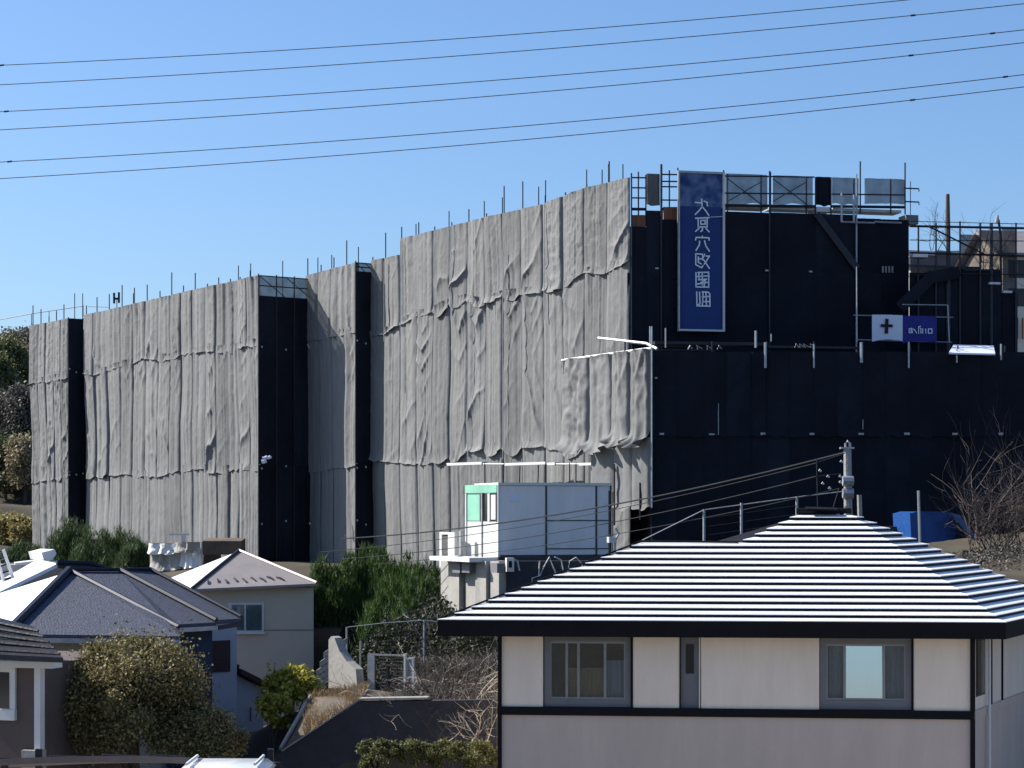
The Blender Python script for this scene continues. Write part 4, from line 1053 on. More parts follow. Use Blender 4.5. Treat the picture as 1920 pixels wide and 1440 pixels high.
# second roof slope behind (neighbour), sunlight painted on it as white
wr = MB(); wr.slab([PZ(-120, 56, H - 2.6), PZ(0, 55, H - 2.05), PZ(108, 56.5, H - 1.32), PZ(60, 60, H - 1.25)], (0, 0, -.1))
t = thing('house', 'neighbouring house with pale sunlit roof slope behind the navy house', 'house', PZ(20, 58, H - 7))
wr = MB(); wr.slab([PZ(-150, 56.5, H - 2.95), PZ(-2, 55.2, H - 2.0), PZ(108, 56.8, H - 1.30), PZ(70, 62, H - 1.3)], (0, 0, -.1)); wr.build('roof', M['roof_lit'], t)
wr = MB(); wr.slab([PZ(108, 56.8, H - 1.30), PZ(165, 57.3, H - 1.33), PZ(290, 58, H - 1.95), PZ(200, 62, H - 1.8), PZ(70, 62, H - 1.3)], (0, 0, -.1)); wr.build('roof_slope', M['slate'], t)
MB().tube([PZ(106, 56.7, H - 1.27), PZ(168, 57.2, H - 1.3), PZ(292, 57.9, H - 1.92)], .07, 6).build('ridge_cap', M['slate_trim'], t)
mb = MB(); mb.box(PZ(90, 60, H - 4.8), (3.2, 3, 4.8)); mb.build('wall', M['lilac_wall'], t)

# ------------------------------------------------------------------ beige house
gh = thing('house', 'beige house with taupe pyramid roof beside the green hedge', 'house', P(480, 1300, 68))
BF = Frame(372, 67.5, 588, 68.0)
zeb = H - 2.32
mb = MB(); BF.box(mb, 0, BF.L, H - 7.2, zeb, -5, 0); mb.build('wall', M['beige_wall'], gh)
F1 = PZ(360, 67.0, zeb - .02); F2 = PZ(594, 67.6, zeb + .14); AP = PZ(448, 70.4, H - 1.2); F3 = PZ(309, 70.5, zeb + .15); F4 = PZ(560, 73.5, zeb + .1)
r_ = MB(); r_.slab([F1, F2, AP], (0, 0, -.08)); r_ = r_.build('roof', M['taupe_roof'], gh)
mb = MB(); mb.slab([F1, AP, F3], (0, 0, -.08)); mb.build('roof_slope', M['roof_lit'], r_)  # side of the taupe roof towards the sun, its light painted white
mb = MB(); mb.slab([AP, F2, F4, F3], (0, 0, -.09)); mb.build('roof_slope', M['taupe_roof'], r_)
for pts in ([F1, AP], [F2, AP]):
    MB().tube([p + Vector((0, 0, .03)) for p in pts], .05, 6).build('hip_cap', M['slate_trim'] if pts[0] is F1 else M['taupe_roof'], r_)
# snow guards
for k in range(9):
    q = F1.lerp(F2, .10 + .085 * k); q = q.lerp(AP, .10 + .03 * (k % 2)); q2 = q.lerp(AP, .10)
    MB().tube([q + Vector((0, 0, .03)), q + (q2 - q) * .5 + Vector((-.06, 0, .06)), q2 + Vector((-.1, 0, .03))], .025, 5).build('snow_guard', M['slate_trim'], r_)
wd = MB(); BF.pbox(wd, 428, 495, 1130, 1187, -.1, .05); wd = wd.build('window', M['white_paint'], gh)
for (x0, x1) in [(434, 458), (461, 491)]:
    mb = MB(); BF.pbox(mb, x0, x1, 1134, 1182, .0, .058); mb.build('pane', M['curtain_grey'], wd)
    mb = MB(); BF.pbox(mb, x0, x1, 1134, 1182, .062, .066); mb.build('glazing', M['glass'], wd)
mb = MB(); BF.pbox(mb, 426, 497, 1186, 1189, -.05, .12); mb.build('sill', M['white_paint'], wd)
mb = MB(); BF.box(mb, .02, BF.L - .01, BF.z(480, 1182) - .01, BF.z(480, 1181), -.02, .012); mb.build('joint', M['frame_grey'], gh)
# lower lilac wing with maroon shutter and lean-to
lw = thing('lean_to', 'pale lilac wing with maroon shutter and black lean-to roof', 'outbuilding', P(440, 1350, 60))
LF = Frame(394, 59.5, 444, 60.); 
mb = MB(); LF.box(mb, 0, LF.L, H - 7.2, LF.z(420, 1165), -3.5, 0); mb.build('wall', M['lilac_wall'], lw)
sh = MB(); LF.pbox(sh, 397, 432, 1201, 1260, -.02, .04); sh = sh.build('shutter', M['maroon'], lw)
for k in range(9):
    mb = MB(); LF.pbox(mb, 398, 431, 1203 + k * 6.3, 1206.5 + k * 6.3, .035, .055); mb.build('slat', M['maroon'], sh)
LF2 = Frame(441, 60.2, 494, 60.9)
mb = MB(); LF2.P(441, 1260)
mb.slab([LF2.pt(0, H - 7.2), LF2.pt(LF2.L, H - 7.2), LF2.pt(LF2.L, LF2.z(494, 1292)), LF2.pt(0, LF2.z(441, 1264))], -LF2.n3 * 3); mb.build('wall', M['lilac_wall'], lw)
mb = MB(); mb.slab([LF2.pt(-.02, LF2.z(441, 1262), .3), LF2.pt(LF2.L + .15, LF2.z(500, 1293), .3), LF2.pt(LF2.L + .15, LF2.z(500, 1293), -3), LF2.pt(-.02, LF2.z(441, 1262), -3)], (0, 0, .14)); mb.build('roof', M['black_tile'], lw)
mb = MB(); LF2.pbox(mb, 442, 449, 1246, 1262, -.2, .1); mb.build('roof_end', M['black_tile'], lw)
MB().tube([LF2.P(470, 1352, .06), LF2.P(470, 1326, .06)], .02, 5).build('pipe', M['frame_dark'], lw)

# ------------------------------------------------------------------ brown house, lower left corner
sh_ = thing('house', 'brown walled house with black tile roof in the lower left corner', 'house', P(30, 1420, 42))
SF = Frame(-80, 42.6, 82, 42.0)
mb = MB(); SF.box(mb, 0, SF.s(71), H - 7.3, SF.z(40, 1246), -4, 0); mb.build('wall', M['brown_wall'], sh_)
mb = MB(); SF.box(mb, SF.s(68), SF.s(79), H - 7.3, SF.z(40, 1246), -.1, .08); mb.build('corner_post', M['white_paint'], sh_)
mb = MB(); SF.box(mb, SF.s(50), SF.s(82), H - 5.4, SF.z(60, 1405), -.1, .2); mb.build('plinth', M['concrete_pale'], sh_)
mb = MB(); SF.box(mb, SF.s(-80), SF.s(112), SF.z(40, 1250), SF.z(40, 1238), -.1, .3); mb.build('fascia', M['white_paint'], sh_)
wd = MB(); SF.pbox(wd, -40, 28, 1250, 1349, -.05, .06); wd = wd.build('window', M['white_paint'], sh_)
mb = MB(); SF.pbox(mb, -34, 17, 1260, 1328, 0, .07); mb.build('pane', M['car_glass'], wd)
mb = MB(); SF.pbox(mb, -44, 27, 1330, 1350, .0, .1); mb.build('sill', M['white_paint'], wd)
mb = MB()
ra, rb = PZ(-90, 41.6, H - 2.78), PZ(118, 41.2, H - 2.86); rc, rd = PZ(62, 43.6, H - 2.38), PZ(-90, 44.5, H - 2.0)
mb.slab([ra, rb, rc, rd], (0, 0, .1)); rfo = mb.build('roof', M['black_tile'], sh_)
for k in range(5):
    a = ra.lerp(rd, (k + .5) / 5.5) + Vector((0, 0, .11)); b = rb.lerp(rc, (k + .5) / 5.5) + Vector((0, 0, .11))
    MB().tube([a, b], .035, 6).build('tile_course', M['black_tile'], rfo)
# grey side wall and dark porch beside it
mb = MB(); S2 = Frame(79, 43.0, 112, 44.0); S2.box(mb, 0, S2.L, H - 7.3, S2.z(100, 1245), -2, 0); mb.build('side_wall', M['lilac_wall'], sh_)
mb = MB(); S2.pbox(mb, 82, 111, 1286, 1370, -.05, .05); mb.build('door', M['navy_wall'], sh_)

# white roof-top clutter at the far left
wc = thing('outbuilding', 'white stepped roof slabs at the left edge behind the navy house', 'outbuilding', P(60, 1090, 62))
for (x0, x1, y0, y1, Y) in [(78, 106, 1030, 1050, 63), (28, 82, 1050, 1080, 62.4), (-30, 40, 1072, 1100, 61.5)]:
    f = Frame(x0, Y, x1, Y + .2)
    mb = MB(); mb.slab([f.P(x0, y0 + 6), f.P(x1 - 4, y0), f.P(x1, y0 + 8), f.P(x1 - 8, y1), f.P(x0 + 4, y1)], -f.n3 * 1.6); mb.build('roof_slab', M['white_paint'], wc)
mb = MB(); mb.box(P(40, 1160, 62.8), (3., 1.2, 3.2)); mb.build('wall', M['concrete'], wc)
ld = thing('ladder_rack', 'black and white metal ladder frame at the left edge', 'ladder', P(10, 1100, 59))
for (a, b) in [((6, 1030), (28, 1095)), ((-8, 1036), (10, 1100))]:
    MB().tube([P(*b, 59), P(*a, 59)], .05, 6).build('rail', M['white_paint'], ld)
for k in range(6):
    t0 = k / 5; a = (6 + 22 * t0, 1032 + 63 * t0); b = (-8 + 18 * t0, 1038 + 62 * t0)
    MB().tube([P(*a, 59), P(*b, 59)], .035, 5).build('rung', M['dark_steel'], ld)

# white draped bundle and T frame by the hedge
db = thing('draped_pile', 'white cloth draped over a pile at the foot of the wrapping', 'pile', P(330, 1060, 80))
DF = Frame(280, 80.5, 382, 79.5)
for i, (x0, x1, yt, yb, m_) in enumerate([(279, 331, 1018, 1036, 'white_paint'), (329, 383, 1015, 1034, 'concrete_pale'), (282, 341, 1031, 1066, 'concrete_pale'), (338, 382, 1030, 1062, 'white_paint')]):
    net_panel(DF, x0, x1, yt, yb, .12 - .03 * i, db, M[m_], 'cloth', seed=i + 300, nu=24, nv=18, bul=.08, wr=.10, diag=.12, swag=.1, crump=.07, hem=.12, sag=.08)
mb = MB(); DF.box(mb, 0, DF.L, H - 2.5, DF.z(330, 1019), -1.2, 0); mb.build('pile_core', M['soil'], db)
tf = thing('marker_stand', 'white T shaped stand on top of the draped pile', 'stand', P(344, 1018, 79.8))
mb = MB(); mb.box(P(336, 1002, 79.8), (.75, .06, .07)); mb.build('crossbar', M['white_paint'], tf)
mb = MB(); mb.box(P(344, 1010, 79.8), (.12, .08, .34)); mb.build('post', M['white_paint'], tf)
tag(MB().para(P(380, 1040, 78), Vector((1.4, .1, 0)), Vector((0, 1.2, .1)), Vector((0, 0, .5))).build('board_stack', M['soil'], base=P(380, 1040, 78)), 'low brown board stack behind the beige roof', 'boards')

# ------------------------------------------------------------------ middle: retaining wall, slope, gate, concrete fin
rw = thing('retaining_wall', 'dark retaining wall with sloping pale coping at the bottom', 'wall', P(700, 1440, 46))
RW = Frame(480, 46.6, 940, 45.8)
mb = MB(); mb.slab([RW.pt(RW.s(x), RW.z(x, y)) for x, y in [(480, 1450), (528, 1412), (672, 1316), (930, 1312), (930, 1560), (480, 1560)]], -RW.n3 * .3); mb.build('wall_face', M['dark_concrete'], rw)
for (a, b) in [((528, 1410), (672, 1314)), ((672, 1313), (800, 1311))]:
    p, q = RW.P(*a, .03), RW.P(*b, .03); mb = MB(); mb.para(p, q - p, -RW.n3 * .36, Vector((0, 0, .04))); mb.build('coping', M['concrete'], rw)
# dry slope wall with white edge
sw = MB(); sw.slab([P(528, 1405, 47.4), P(583, 1306, 49.2), P(640, 1300, 49.6), P(672, 1318, 47.0)], (0, 0, -.25))
ds = tag(sw.build('dry_bank', M['soil'], base=P(600, 1400, 47.5)), 'steep dry earth bank above the dark retaining wall', kind='structure')
eb = MB(); eb.tube([P(526, 1404, 47.3), P(582, 1305, 49.1)], .05, 6); 
tag(eb.build('edge_rail', M['concrete_pale'], base=P(526, 1404, 47.3)), 'pale sloping edge rail left of the dry grass bank', 'rail')
tag(MB().tube([P(577, 1312, 48.9), P(596, 1360, 48.0)], .035, 6).build('timber_stake', M['bark'], base=P(596, 1360, 48)), 'dark timber stake lying on the dry bank', 'stake')


def blades(name, pts, hgt, wid, m, parent=None, base=None, lean=.35, up=1.0, seed=1):
    rg = np.random.default_rng(seed)
    n = len(pts); pts = np.asarray(pts)
    ang = rg.random(n) * 6.283; l = hgt * (.5 + rg.random(n))
    dx = np.cos(ang); dy = np.sin(ang)
    ln = lean * rg.random(n)
    la = rg.random(n) * 6.283
    tip = pts + np.stack([np.cos(la) * ln * l, np.sin(la) * ln * l, up * l], 1)
    side = np.stack([dx, dy, np.zeros(n)], 1) * (wid * (.6 + .8 * rg.random(n)))[:, None]
    V = np.stack([pts - side, pts + side, tip], 1).reshape(-1, 3)
    me = np_mesh(name, V, np.arange(3 * n).reshape(-1, 3))
    return link_mesh(name, me, m, parent, base)


def leaves(name, pts, size, m, parent=None, base=None, seed=1, elong=1.7):
    rg = np.random.default_rng(seed)
    pts = np.asarray(pts); n = len(pts)
    a = rg.normal(size=(n, 3)); a /= np.linalg.norm(a, axis=1)[:, None]
    b = rg.normal(size=(n, 3)); b -= (b * a).sum(1)[:, None] * a; b /= np.linalg.norm(b, axis=1)[:, None]
    s = size * (.55 + .9 * rg.random(n))[:, None]
    V = np.stack([pts - a * s * elong, pts + b * s, pts + a * s * elong, pts - b * s], 1).reshape(-1, 3)
    me = np_mesh(name, V, np.arange(4 * n).reshape(-1, 4))
    return link_mesh(name, me, m, parent, base)


def crown_pts(c, rad, n, clumps, rg, spread=.22, lower=-.7, flat=1.):
    c = np.array(c); rad = np.array(rad)
    d = rg.normal(size=(clumps, 3)); d /= np.linalg.norm(d, axis=1)[:, None]
    d[:, 2] = np.where(d[:, 2] < lower, -d[:, 2], d[:, 2])
    rr = (.55 + .5 * rg.random(clumps))[:, None]
    cc = c + d * rr * rad
    k = rg.integers(0, clumps, n)
    sz = (.6 + .8 * rg.random(clumps))[k][:, None]
    return cc[k] + rg.normal(size=(n, 3)) * spread * rad.min() * sz


def branch(mb, p, d, L, r, depth, rg, n=4, bend=.35, kids=3, up=.15):
    pts = [p.copy()]; q = p.copy(); dd = d.normalized()
    seg = 4
    for i in range(seg):
        dd = (dd + Vector((rg.normal() * bend, rg.normal() * bend, rg.normal() * bend + up)) * .4).normalized()
        q = q + dd * L / seg; pts.append(q.copy())
    mb.tube(pts, r, n, r2=r * .5)
    if depth > 0:
        for k in range(kids):
            s = pts[rg.integers(1, seg + 1)]
            d2 = (dd + Vector((rg.normal(), rg.normal(), rg.normal() * .7 + .2)) * .75).normalized()
            branch(mb, s, d2, L * rg.uniform(.45, .8), r * .55, depth - 1, rg, max(3, n - 1), bend, kids, up)


def tree(name, label, base, c, rad, n, clumps, size, m, seed, trunk_r=.1, group=None, spread=.22, cat='tree', lower=-.7):
    rg = np.random.default_rng(seed)
    t = thing(name, label, cat, base, group)
    mb = MB(); b = Vector(base); c = Vector(c)
    mb.tube([b - Vector((0, 0, .3)), b.lerp(c, .4) + Vector((.05, 0, 0)), b.lerp(c, .8)], trunk_r, 7, r2=trunk_r * .6)
    for k in range(7):
        d = Vector(rg.normal(size=3)); d.z = abs(d.z) + .3; d.normalize()
        e = c + Vector((d.x * rad[0], d.y * rad[1], d.z * rad[2])) * .7
        s = b.lerp(c, rg.uniform(.35, .8))
        mb.tube([s, s.lerp(e, .5) + Vector((0, 0, .1)), e], trunk_r * .45, 5, r2=trunk_r * .12)
    mb.build('trunk', M['bark'], t)
    leaves('crown', crown_pts(c, rad, n, clumps, rg, spread, lower), size, m, t, seed=seed)
    return t


# dry grass on the bank
rg = np.random.default_rng(5)
q = rg.random((5000, 2))
P0, P1, P2, P3 = [np.array(v) for v in (P(530, 1403, 47.4), P(583, 1306, 49.2), P(690, 1290, 50.0), P(672, 1318, 47.0))]
pts = (P0 * (1 - q[:, :1]) + P3 * q[:, :1]) * (1 - q[:, 1:]) + (P1 * (1 - q[:, :1]) + P2 * q[:, :1]) * q[:, 1:]
pts = pts[(q[:, 0] + q[:, 1] * .3 > .28)]
tag(blades('dry_grass', pts, .16, .012, M['dry_grass'], lean=1.2, seed=3), 'dry straw coloured grass on the bank', kind='stuff')
# earth wedge under the dry grass up to the gate
mb = MB(); mb.poly([P(640, 1302, 49.6), P(672, 1319, 47.0), P(800, 1315, 46.6), P(790, 1300, 50.4), P(690, 1292, 50.2)])
tag(mb.build('path', M['soil'], base=P(700, 1310, 48)), 'small earth landing before the gate', kind='structure')

fin = thing('concrete_fin', 'broken curved concrete fin wall above the dry bank', 'wall', P(640, 1290, 50.5))
FF = Frame(608, 51.2, 672, 50.2)
mb = MB(); mb.slab([FF.P(x, y) for x, y in [(616, 1290), (616, 1200), (621, 1193), (627, 1196), (636, 1220), (650, 1240), (667, 1255), (670, 1292)]], -FF.n3 * .22); mb.build('slab', M['concrete_pale'], fin)
for k in range(5):
    mb = MB(); mb.para(P(578 + k * 7, 1292 - k * 17, 51.6), Vector((.55, .1, .35)), Vector((0, .5, 0)), Vector((0, 0, -.14))); mb.build('step', M['concrete'], fin)

gt = thing('gate', 'grey wire mesh gate with pale frame on the landing', 'gate', P(735, 1310, 50))
GF = Frame(688, 50.3, 778, 49.8)
for (x0, x1, y0, y1, m) in [(689, 702, 1226, 1310, 'steel'), (757, 760, 1226, 1310, 'white_paint'), (772, 776, 1232, 1312, 'white_paint'), (723, 728, 1248, 1305, 'dark_steel')]:
    mb = MB(); GF.pbox(mb, x0, x1, y0, y1, -.05, .03); mb.build('post', M[m], gt)
for (x0, x1, y, m) in [(702, 757, 1227, 'steel'), (702, 757, 1303, 'white_paint'), (760, 772, 1233, 'white_paint'), (760, 772, 1308, 'white_paint')]:
    mb = MB(); GF.pbox(mb, x0, x1, y, y + 3, -.03, .02); mb.build('rail', M[m], gt)
for k in range(10):
    x = 704 + k * 5.3
    MB().tube([GF.P(x, 1303), GF.P(x, 1229)], .005, 4).build('mesh_wire', M['dark_steel'], gt)
for k in range(11):
    y = 1234 + k * 6.5
    MB().tube([GF.P(702, y, .012), GF.P(757, y, .012)], .005, 4).build('mesh_wire', M['dark_steel'], gt)
for k in range(3):
    mb = MB(); GF.pbox(mb, 763 + k * 3, 764.5 + k * 3, 1237, 1307, -.01, .01); mb.build('slat', M['steel'], gt)
# tall thin fence behind with wire
wf = thing('wire_fence', 'thin wire fence with grey posts below the green hedge', 'fence', P(720, 1290, 53))
for (px, y0, y1) in [(676, 1202, 1288), (795, 1163, 1262), (650, 1176, 1230)]:
    MB().tube([P(px, y1, 53), P(px, y0, 53)], .03, 6).build('post', M['steel'], wf)
MB().tube([P(652, 1176, 53), P(720, 1168, 53), P(795, 1163, 53), P(826, 1166, 53)], .012, 5).build('wire', M['steel'], wf)
for k in range(1, 7):
    MB().tube([P(676, 1178 + k * 15, 53), P(795, 1163 + k * 15, 53)], .006, 4).build('wire', M['dark_steel'], wf)

# ------------------------------------------------------------------ vegetation
def shrub(label, base, w, d, h, n, m, seed, cat='shrub', group=None, hg=.35, wid=.014, name='shrub', lean=.5):
    """needle shrub: dense upright sprays over a domed body"""
    rg = np.random.default_rng(seed)
    t = thing(name, label, cat, base, group)
    b = np.array(base)
    nst = 60
    th = rg.random(nst) * 6.283; rr = np.sqrt(rg.random(nst))
    cx = np.cos(th) * rr * w / 2; cy = np.sin(th) * rr * d / 2
    ch = h * np.sqrt(np.clip(1 - .75 * rr ** 2.2, .05, 1)) * (.78 + .4 * rg.random(nst))
    mb = MB()
    for i in range(0, nst, 2):
        mb.tube([b + np.array([cx[i] * .5, cy[i] * .5, -.3]), b + np.array([cx[i], cy[i], ch[i] * .85])], .02, 4, r2=.006)
    mb.build('stem', M['bark'], t)
    k = rg.integers(0, nst, n); tt = rg.random(n) ** .7
    taper = (1.05 - .75 * tt) * .16 * w ** .5
    p = np.stack([cx[k] + rg.normal(size=n) * taper, cy[k] + rg.normal(size=n) * taper, ch[k] * tt * .95], 1) + b
    blades('foliage', p, hg, wid, m, t, lean=lean, seed=seed)
    return t


def gpos(px, Y, dz=0):
    x = (px - 960) / FPX * Y
    return (x, Y, gz(x, Y) + dz)
# big green hedge below the building
for i, (px, Y, w, h, lab) in enumerate([(625, 73.5, 1.7, 3.0, 'dark green feathery shrub beside the beige house corner'), (672, 74.5, 1.9, 3.2, 'tall green shrub under the narrow tarpaulin strip'), (716, 74, 1.8, 3.0, 'green feathery shrub in the middle of the hedge below the building'), (760, 73, 1.7, 3.0, 'green hedge shrub under the left of the site office planks'), (800, 72, 1.5, 2.8, 'green hedge shrub touching the pale concrete piers'), (752, 66, 1.8, 2.4, 'dark green shrub in front of the hedge above the wire fence'), (800, 64, 1.5, 2.1, 'dark green shrub at the lower foot of the pale piers')]):
    x, y, _ = gpos(px, Y); zt_ = H + (HOR - [1052, 1045, 1035, 1050, 1060, 1085, 1100][i]) / FPX * Y
    zb_ = H + (HOR - [1195, 1222, 1222, 1215, 1195, 1225, 1215][i]) / FPX * Y
    shrub(lab, (x, y, zb_), w * 1.25, 1.8, zt_ - zb_, 20000, M['green'], 30 + i, group='green hedge shrubs below the building', hg=.22, wid=.017, lean=.7)
    # keep the slope under the hedge
# left green bush
for i, (px, Y, w, yt, yb, lab) in enumerate([(140, 88, 2.4, 972, 1085, 'tall green bush at the foot of the left wrapping'), (205, 85, 2.8, 990, 1085, 'wide green bush left of the draped white pile'), (50, 90, 2.4, 1022, 1075, 'low dull green bush at the far left foot of the wrapping'), (255, 83, 1.4, 1015, 1080, 'small green bush touching the draped white pile')]):
    x = (px - 960) / FPX * Y
    z0, z1 = H + (HOR - yb) / FPX * Y, H + (HOR - yt) / FPX * Y
    shrub(lab, (x, Y, z0), w, 1.8, (z1 - z0) * .95, 9000, M['grassgreen'], 50 + i, group='green bushes at the left foot of the building', hg=.22, wid=.018, lean=1.0)

# big olive tree
tree('broadleaf_tree', 'large olive brown leafy tree in front of the navy house', (P(270, 1440, 44).x, 44, H - 7.3), P(242, 1325, 44), (1.42, 1.4, 1.2), 85000, 120, .020, M['olive'], 4, .14, spread=.15)
tree('broadleaf_tree', 'low olive brown bush spreading right of the large olive tree', (P(415, 1440, 43.5).x, 43.5, H - 7.3), P(385, 1385, 43.5), (.75, .6, .5), 24000, 60, .019, M['olive'], 41, .07, spread=.2)
# yellow-green shrubs
tree('leafy_shrub', 'yellow green fan leaved shrub below the lean-to roof', (P(545, 1400, 50).x, 50, H - 6.8), P(545, 1292, 50), (.62, .5, .42), 4500, 40, .034, M['lime'], 14, .05, cat='shrub', spread=.2)
tree('leafy_shrub', 'small bright green shrub left of the sloping pale rail', (P(515, 1400, 49).x, 49, H - 7.), P(512, 1335, 49), (.32, .3, .42), 2400, 24, .032, M['lime'], 15, .04, cat='shrub', spread=.22)
# fan fronds
# clipped green shrubs at the bottom
for i, (px, py, rx, rz_) in enumerate([(718, 1404, .52, .16), (775, 1412, .55, .22), (840, 1415, .5, .24), (900, 1418, .36, .26), (700, 1432, .3, .16)]):
    Y = 43 + i * .15
    c = P(px, py, Y)
    tree('clipped_shrub', ['flat topped clipped shrub at the left of the bottom row', 'broad clipped shrub second in the bottom row', 'clipped shrub under the bare branches at the bottom', 'clipped shrub touching the striped roof house wall', 'small low clipped shrub at the bottom edge of the dark wall'][i], (c.x, Y, H - 7.4), c, (rx, .5, rz_), 9500, 70, .014, M['clip'], 20 + i, .05, group='clipped shrubs along the bottom', cat='shrub', spread=.16)

# bare tangle left of the striped house
def bare(label, base, n, L, r, seed, m, spread=(1, 1, .6), depth=2, kids=3, group=None, origin=None, up=.15):
    rg = np.random.default_rng(seed)
    t = thing('bare_bush', label, 'bush', base, group)
    mb = MB(); mb2 = MB(); b = Vector(base)
    for k in range(n):
        o = b + Vector((rg.normal() * spread[0] * .35, rg.normal() * spread[1] * .35, 0))
        d = Vector((rg.normal() * spread[0], rg.normal() * spread[1], abs(rg.normal()) * .3 + spread[2]))
        branch(mb if k % 3 else mb2, o, d, L * rg.uniform(.6, 1.2), r, depth, rg, 4, .45, kids, up)
    mb.build('branches', m[0], t); mb2.build('pale_branches', m[1], t)
    return t
bare('tangle of bare grey branches left of the striped roof house', P(835, 1345, 46.8), 44, 1.1, .017, 3, (M['twig_dark'], M['twig']), (1.1, .5, .25), 2, 4, up=.0)
bare('upper thicket of bare twigs under the striped roof eave', P(855, 1285, 48.0), 22, .9, .013, 8, (M['twig_dark'], M['twig']), (1., .5, .2), 2, 4, up=.05)
bare('bare drooping branches above the clipped shrubs', P(880, 1400, 44.6), 14, .8, .014, 12, (M['twig_dark'], M['twig']), (.8, .4, .4), 2, 3, up=.05)
bare('leafless twigs hanging by the green hedge foot', P(800, 1190, 56), 10, .6, .012, 13, (M['twig_dark'], M['twig']), (.8, .4, .3), 2, 3)
# bare shrubs at the right edge
for i, (px, py, n, L, lab) in enumerate([(1835, 1030, 16, 1.3, 'bare brown shrub beside the blue covered bin'), (1880, 1035, 20, 1.9, 'tall bare shrub with red brown stems at the right edge'), (1925, 1040, 16, 1.7, 'bare twiggy shrub cut by the right picture edge')]):
    c = P(px, py, 53.5 + i * .4)
    bare(lab, c, n + 1, L, .014, 60 + i, (M['twig_dark'], M['twig_red']), (.55, .45, 1.0), 2, 4, 'bare shrubs at the right edge', up=.2)
# leaf litter below the bare shrubs
rg = np.random.default_rng(77)
q = rg.random((5000, 2)); lx = 9.6 + q[:, 0] * 5; ly = 51 + q[:, 1] * 6
lz = ground_z(lx, ly) + rg.random(5000) * .35 * (lx > 11.2)
tag(leaves('leaf_litter', np.stack([lx, ly, lz], 1), .022, M['grey_leaf'], seed=5), 'dry grey leaf litter on the bank at the right', kind='stuff')

# brush and ivy on the slope between the gate and the hedge
rg = np.random.default_rng(31)
n_ = 90000; bx = rg.uniform(-5.6, .4, n_); by = rg.uniform(51, 71, n_)
keep = (bx / by * FPX + 960 > 600) & (bx / by * FPX + 960 < 940)
bx, by = bx[keep], by[keep]
bz = ground_z(bx, by) + rg.random(len(bx)) ** 2 * .35
tag(leaves('ivy_cover', np.stack([bx, by, bz], 1), .03, leaf_mat('ivy_leaf', (.010, .015, .007), (.035, .045, .018)), seed=6), 'dark ivy and weeds on the slope behind the gate', kind='stuff')
n_ = 9000; bx = rg.uniform(-2.6, -.1, n_); by = rg.uniform(46.6, 53, n_)
bz = ground_z(bx, by)
tag(blades('dry_brush', np.stack([bx, by, bz], 1), .42, .010, M['grey_leaf'], lean=1.6, seed=8), 'grey dead brush on the bank left of the striped roof house', kind='stuff')

# hillside at the far left
HILL = [(8, 700, 138, 1.7, 2.0, 'hill_green', 'green hillside tree at the upper left edge'), (44, 690, 140, 1.3, 1.5, 'tan_leaf', 'tan leaved tree on the hill crest beside the wrapping'), (20, 660, 146, 2.2, 1.1, 'grey_leaf', 'grey twiggy tree on the hill skyline'), (52, 655, 147, 1.2, 1.0, 'grey_leaf', 'grey bush on the skyline touching the wrapping edge'),
        (12, 790, 132, 2.2, 1.5, 'grey_leaf', 'wide grey brush mass half way up the left hill'), (48, 785, 131, 1.4, 1.7, 'grey_leaf', 'grey brush beside the wrapping half way up the hill'), (45, 875, 126, .9, 1.7, 'tan_leaf', 'drooping tan bush on the left hill'), (8, 880, 127, 1.2, 1.7, 'hill_green', 'dark green bush low on the left hill'), (-15, 740, 135, 1.6, 2.2, 'hill_green', 'green tree cut by the left picture edge')]
for i, (px, py, Y, rx, rz_, m, lab) in enumerate(HILL):
    c = P(px, py, Y)
    tree('hillside_tree', lab, (c.x, Y + .3, c.z - rz_ * 1.2), c, (rx, 1.2, rz_), 8000, 60, .06, M[m], 90 + i, .12, 'trees on the left hillside', spread=.25)
for i, (px, py, Y, rx, rz_) in enumerate([(10, 996, 111, .95, .8), (44, 1000, 110, .8, .85)]):
    c = P(px, py, Y)
    tree('straw_hedge', ['straw yellow hedge bush at the left edge', 'straw yellow hedge bush against the end of the wrapping'][i], (c.x, Y, c.z - .9), c, (rx, .8, rz_), 3500, 45, .05, M['yellow_leaf'], 110 + i, .06, 'straw yellow hedge', cat='hedge')
# distant bare trees behind the open scaffold
bare('bare tree seen through the see-through net at the right', P(1856, 560, 88), 7, 1.7, .03, 71, (M['twig_dark'], M['twig_dark']), (.7, .4, 1.), 3, 3)
bare('thin bare tree beside the dark timber pole', P(1768, 470, 92), 5, 1.4, .02, 72, (M['twig_dark'], M['twig_dark']), (.6, .4, .8), 2, 3)

# ------------------------------------------------------------------ utility pole, cables, fence behind the striped roof
up_ = thing('utility_pole', 'weathered concrete utility pole rising behind the roof ridge', 'utility pole', P(1590, 1010, 50))
MB().tube([P(1591, 1020, 50), P(1589, 842, 50)], .105, 10, r2=.09).build('pole', M['concrete'], up_)
MB().tube([P(1586, 842, 50), P(1585, 832, 50), P(1589, 827, 50), P(1594, 832, 50), P(1594, 842, 50)], .03, 6).build('cap_ring', M['steel'], up_)
mb = MB(); mb.box(P(1588, 840, 50), (.32, .2, .04)); mb.build('cap_plate', M['steel'], up_)
for y in (902, 925):
    MB().tube([P(1580, y, 49.9), P(1600, y, 49.9)], .12, 8).build('band', M['steel'], up_)
for (x, y) in [(1578, 864), (1538, 881), (1553, 892), (1543, 905), (1576, 892), (1576, 903), (1556, 914)]:
    MB().tube([P(x - 2, y, 49.7), P(x + 2, y + 3, 49.7)], .035, 6, r2=.02).build('insulator', M['white_paint'], up_)
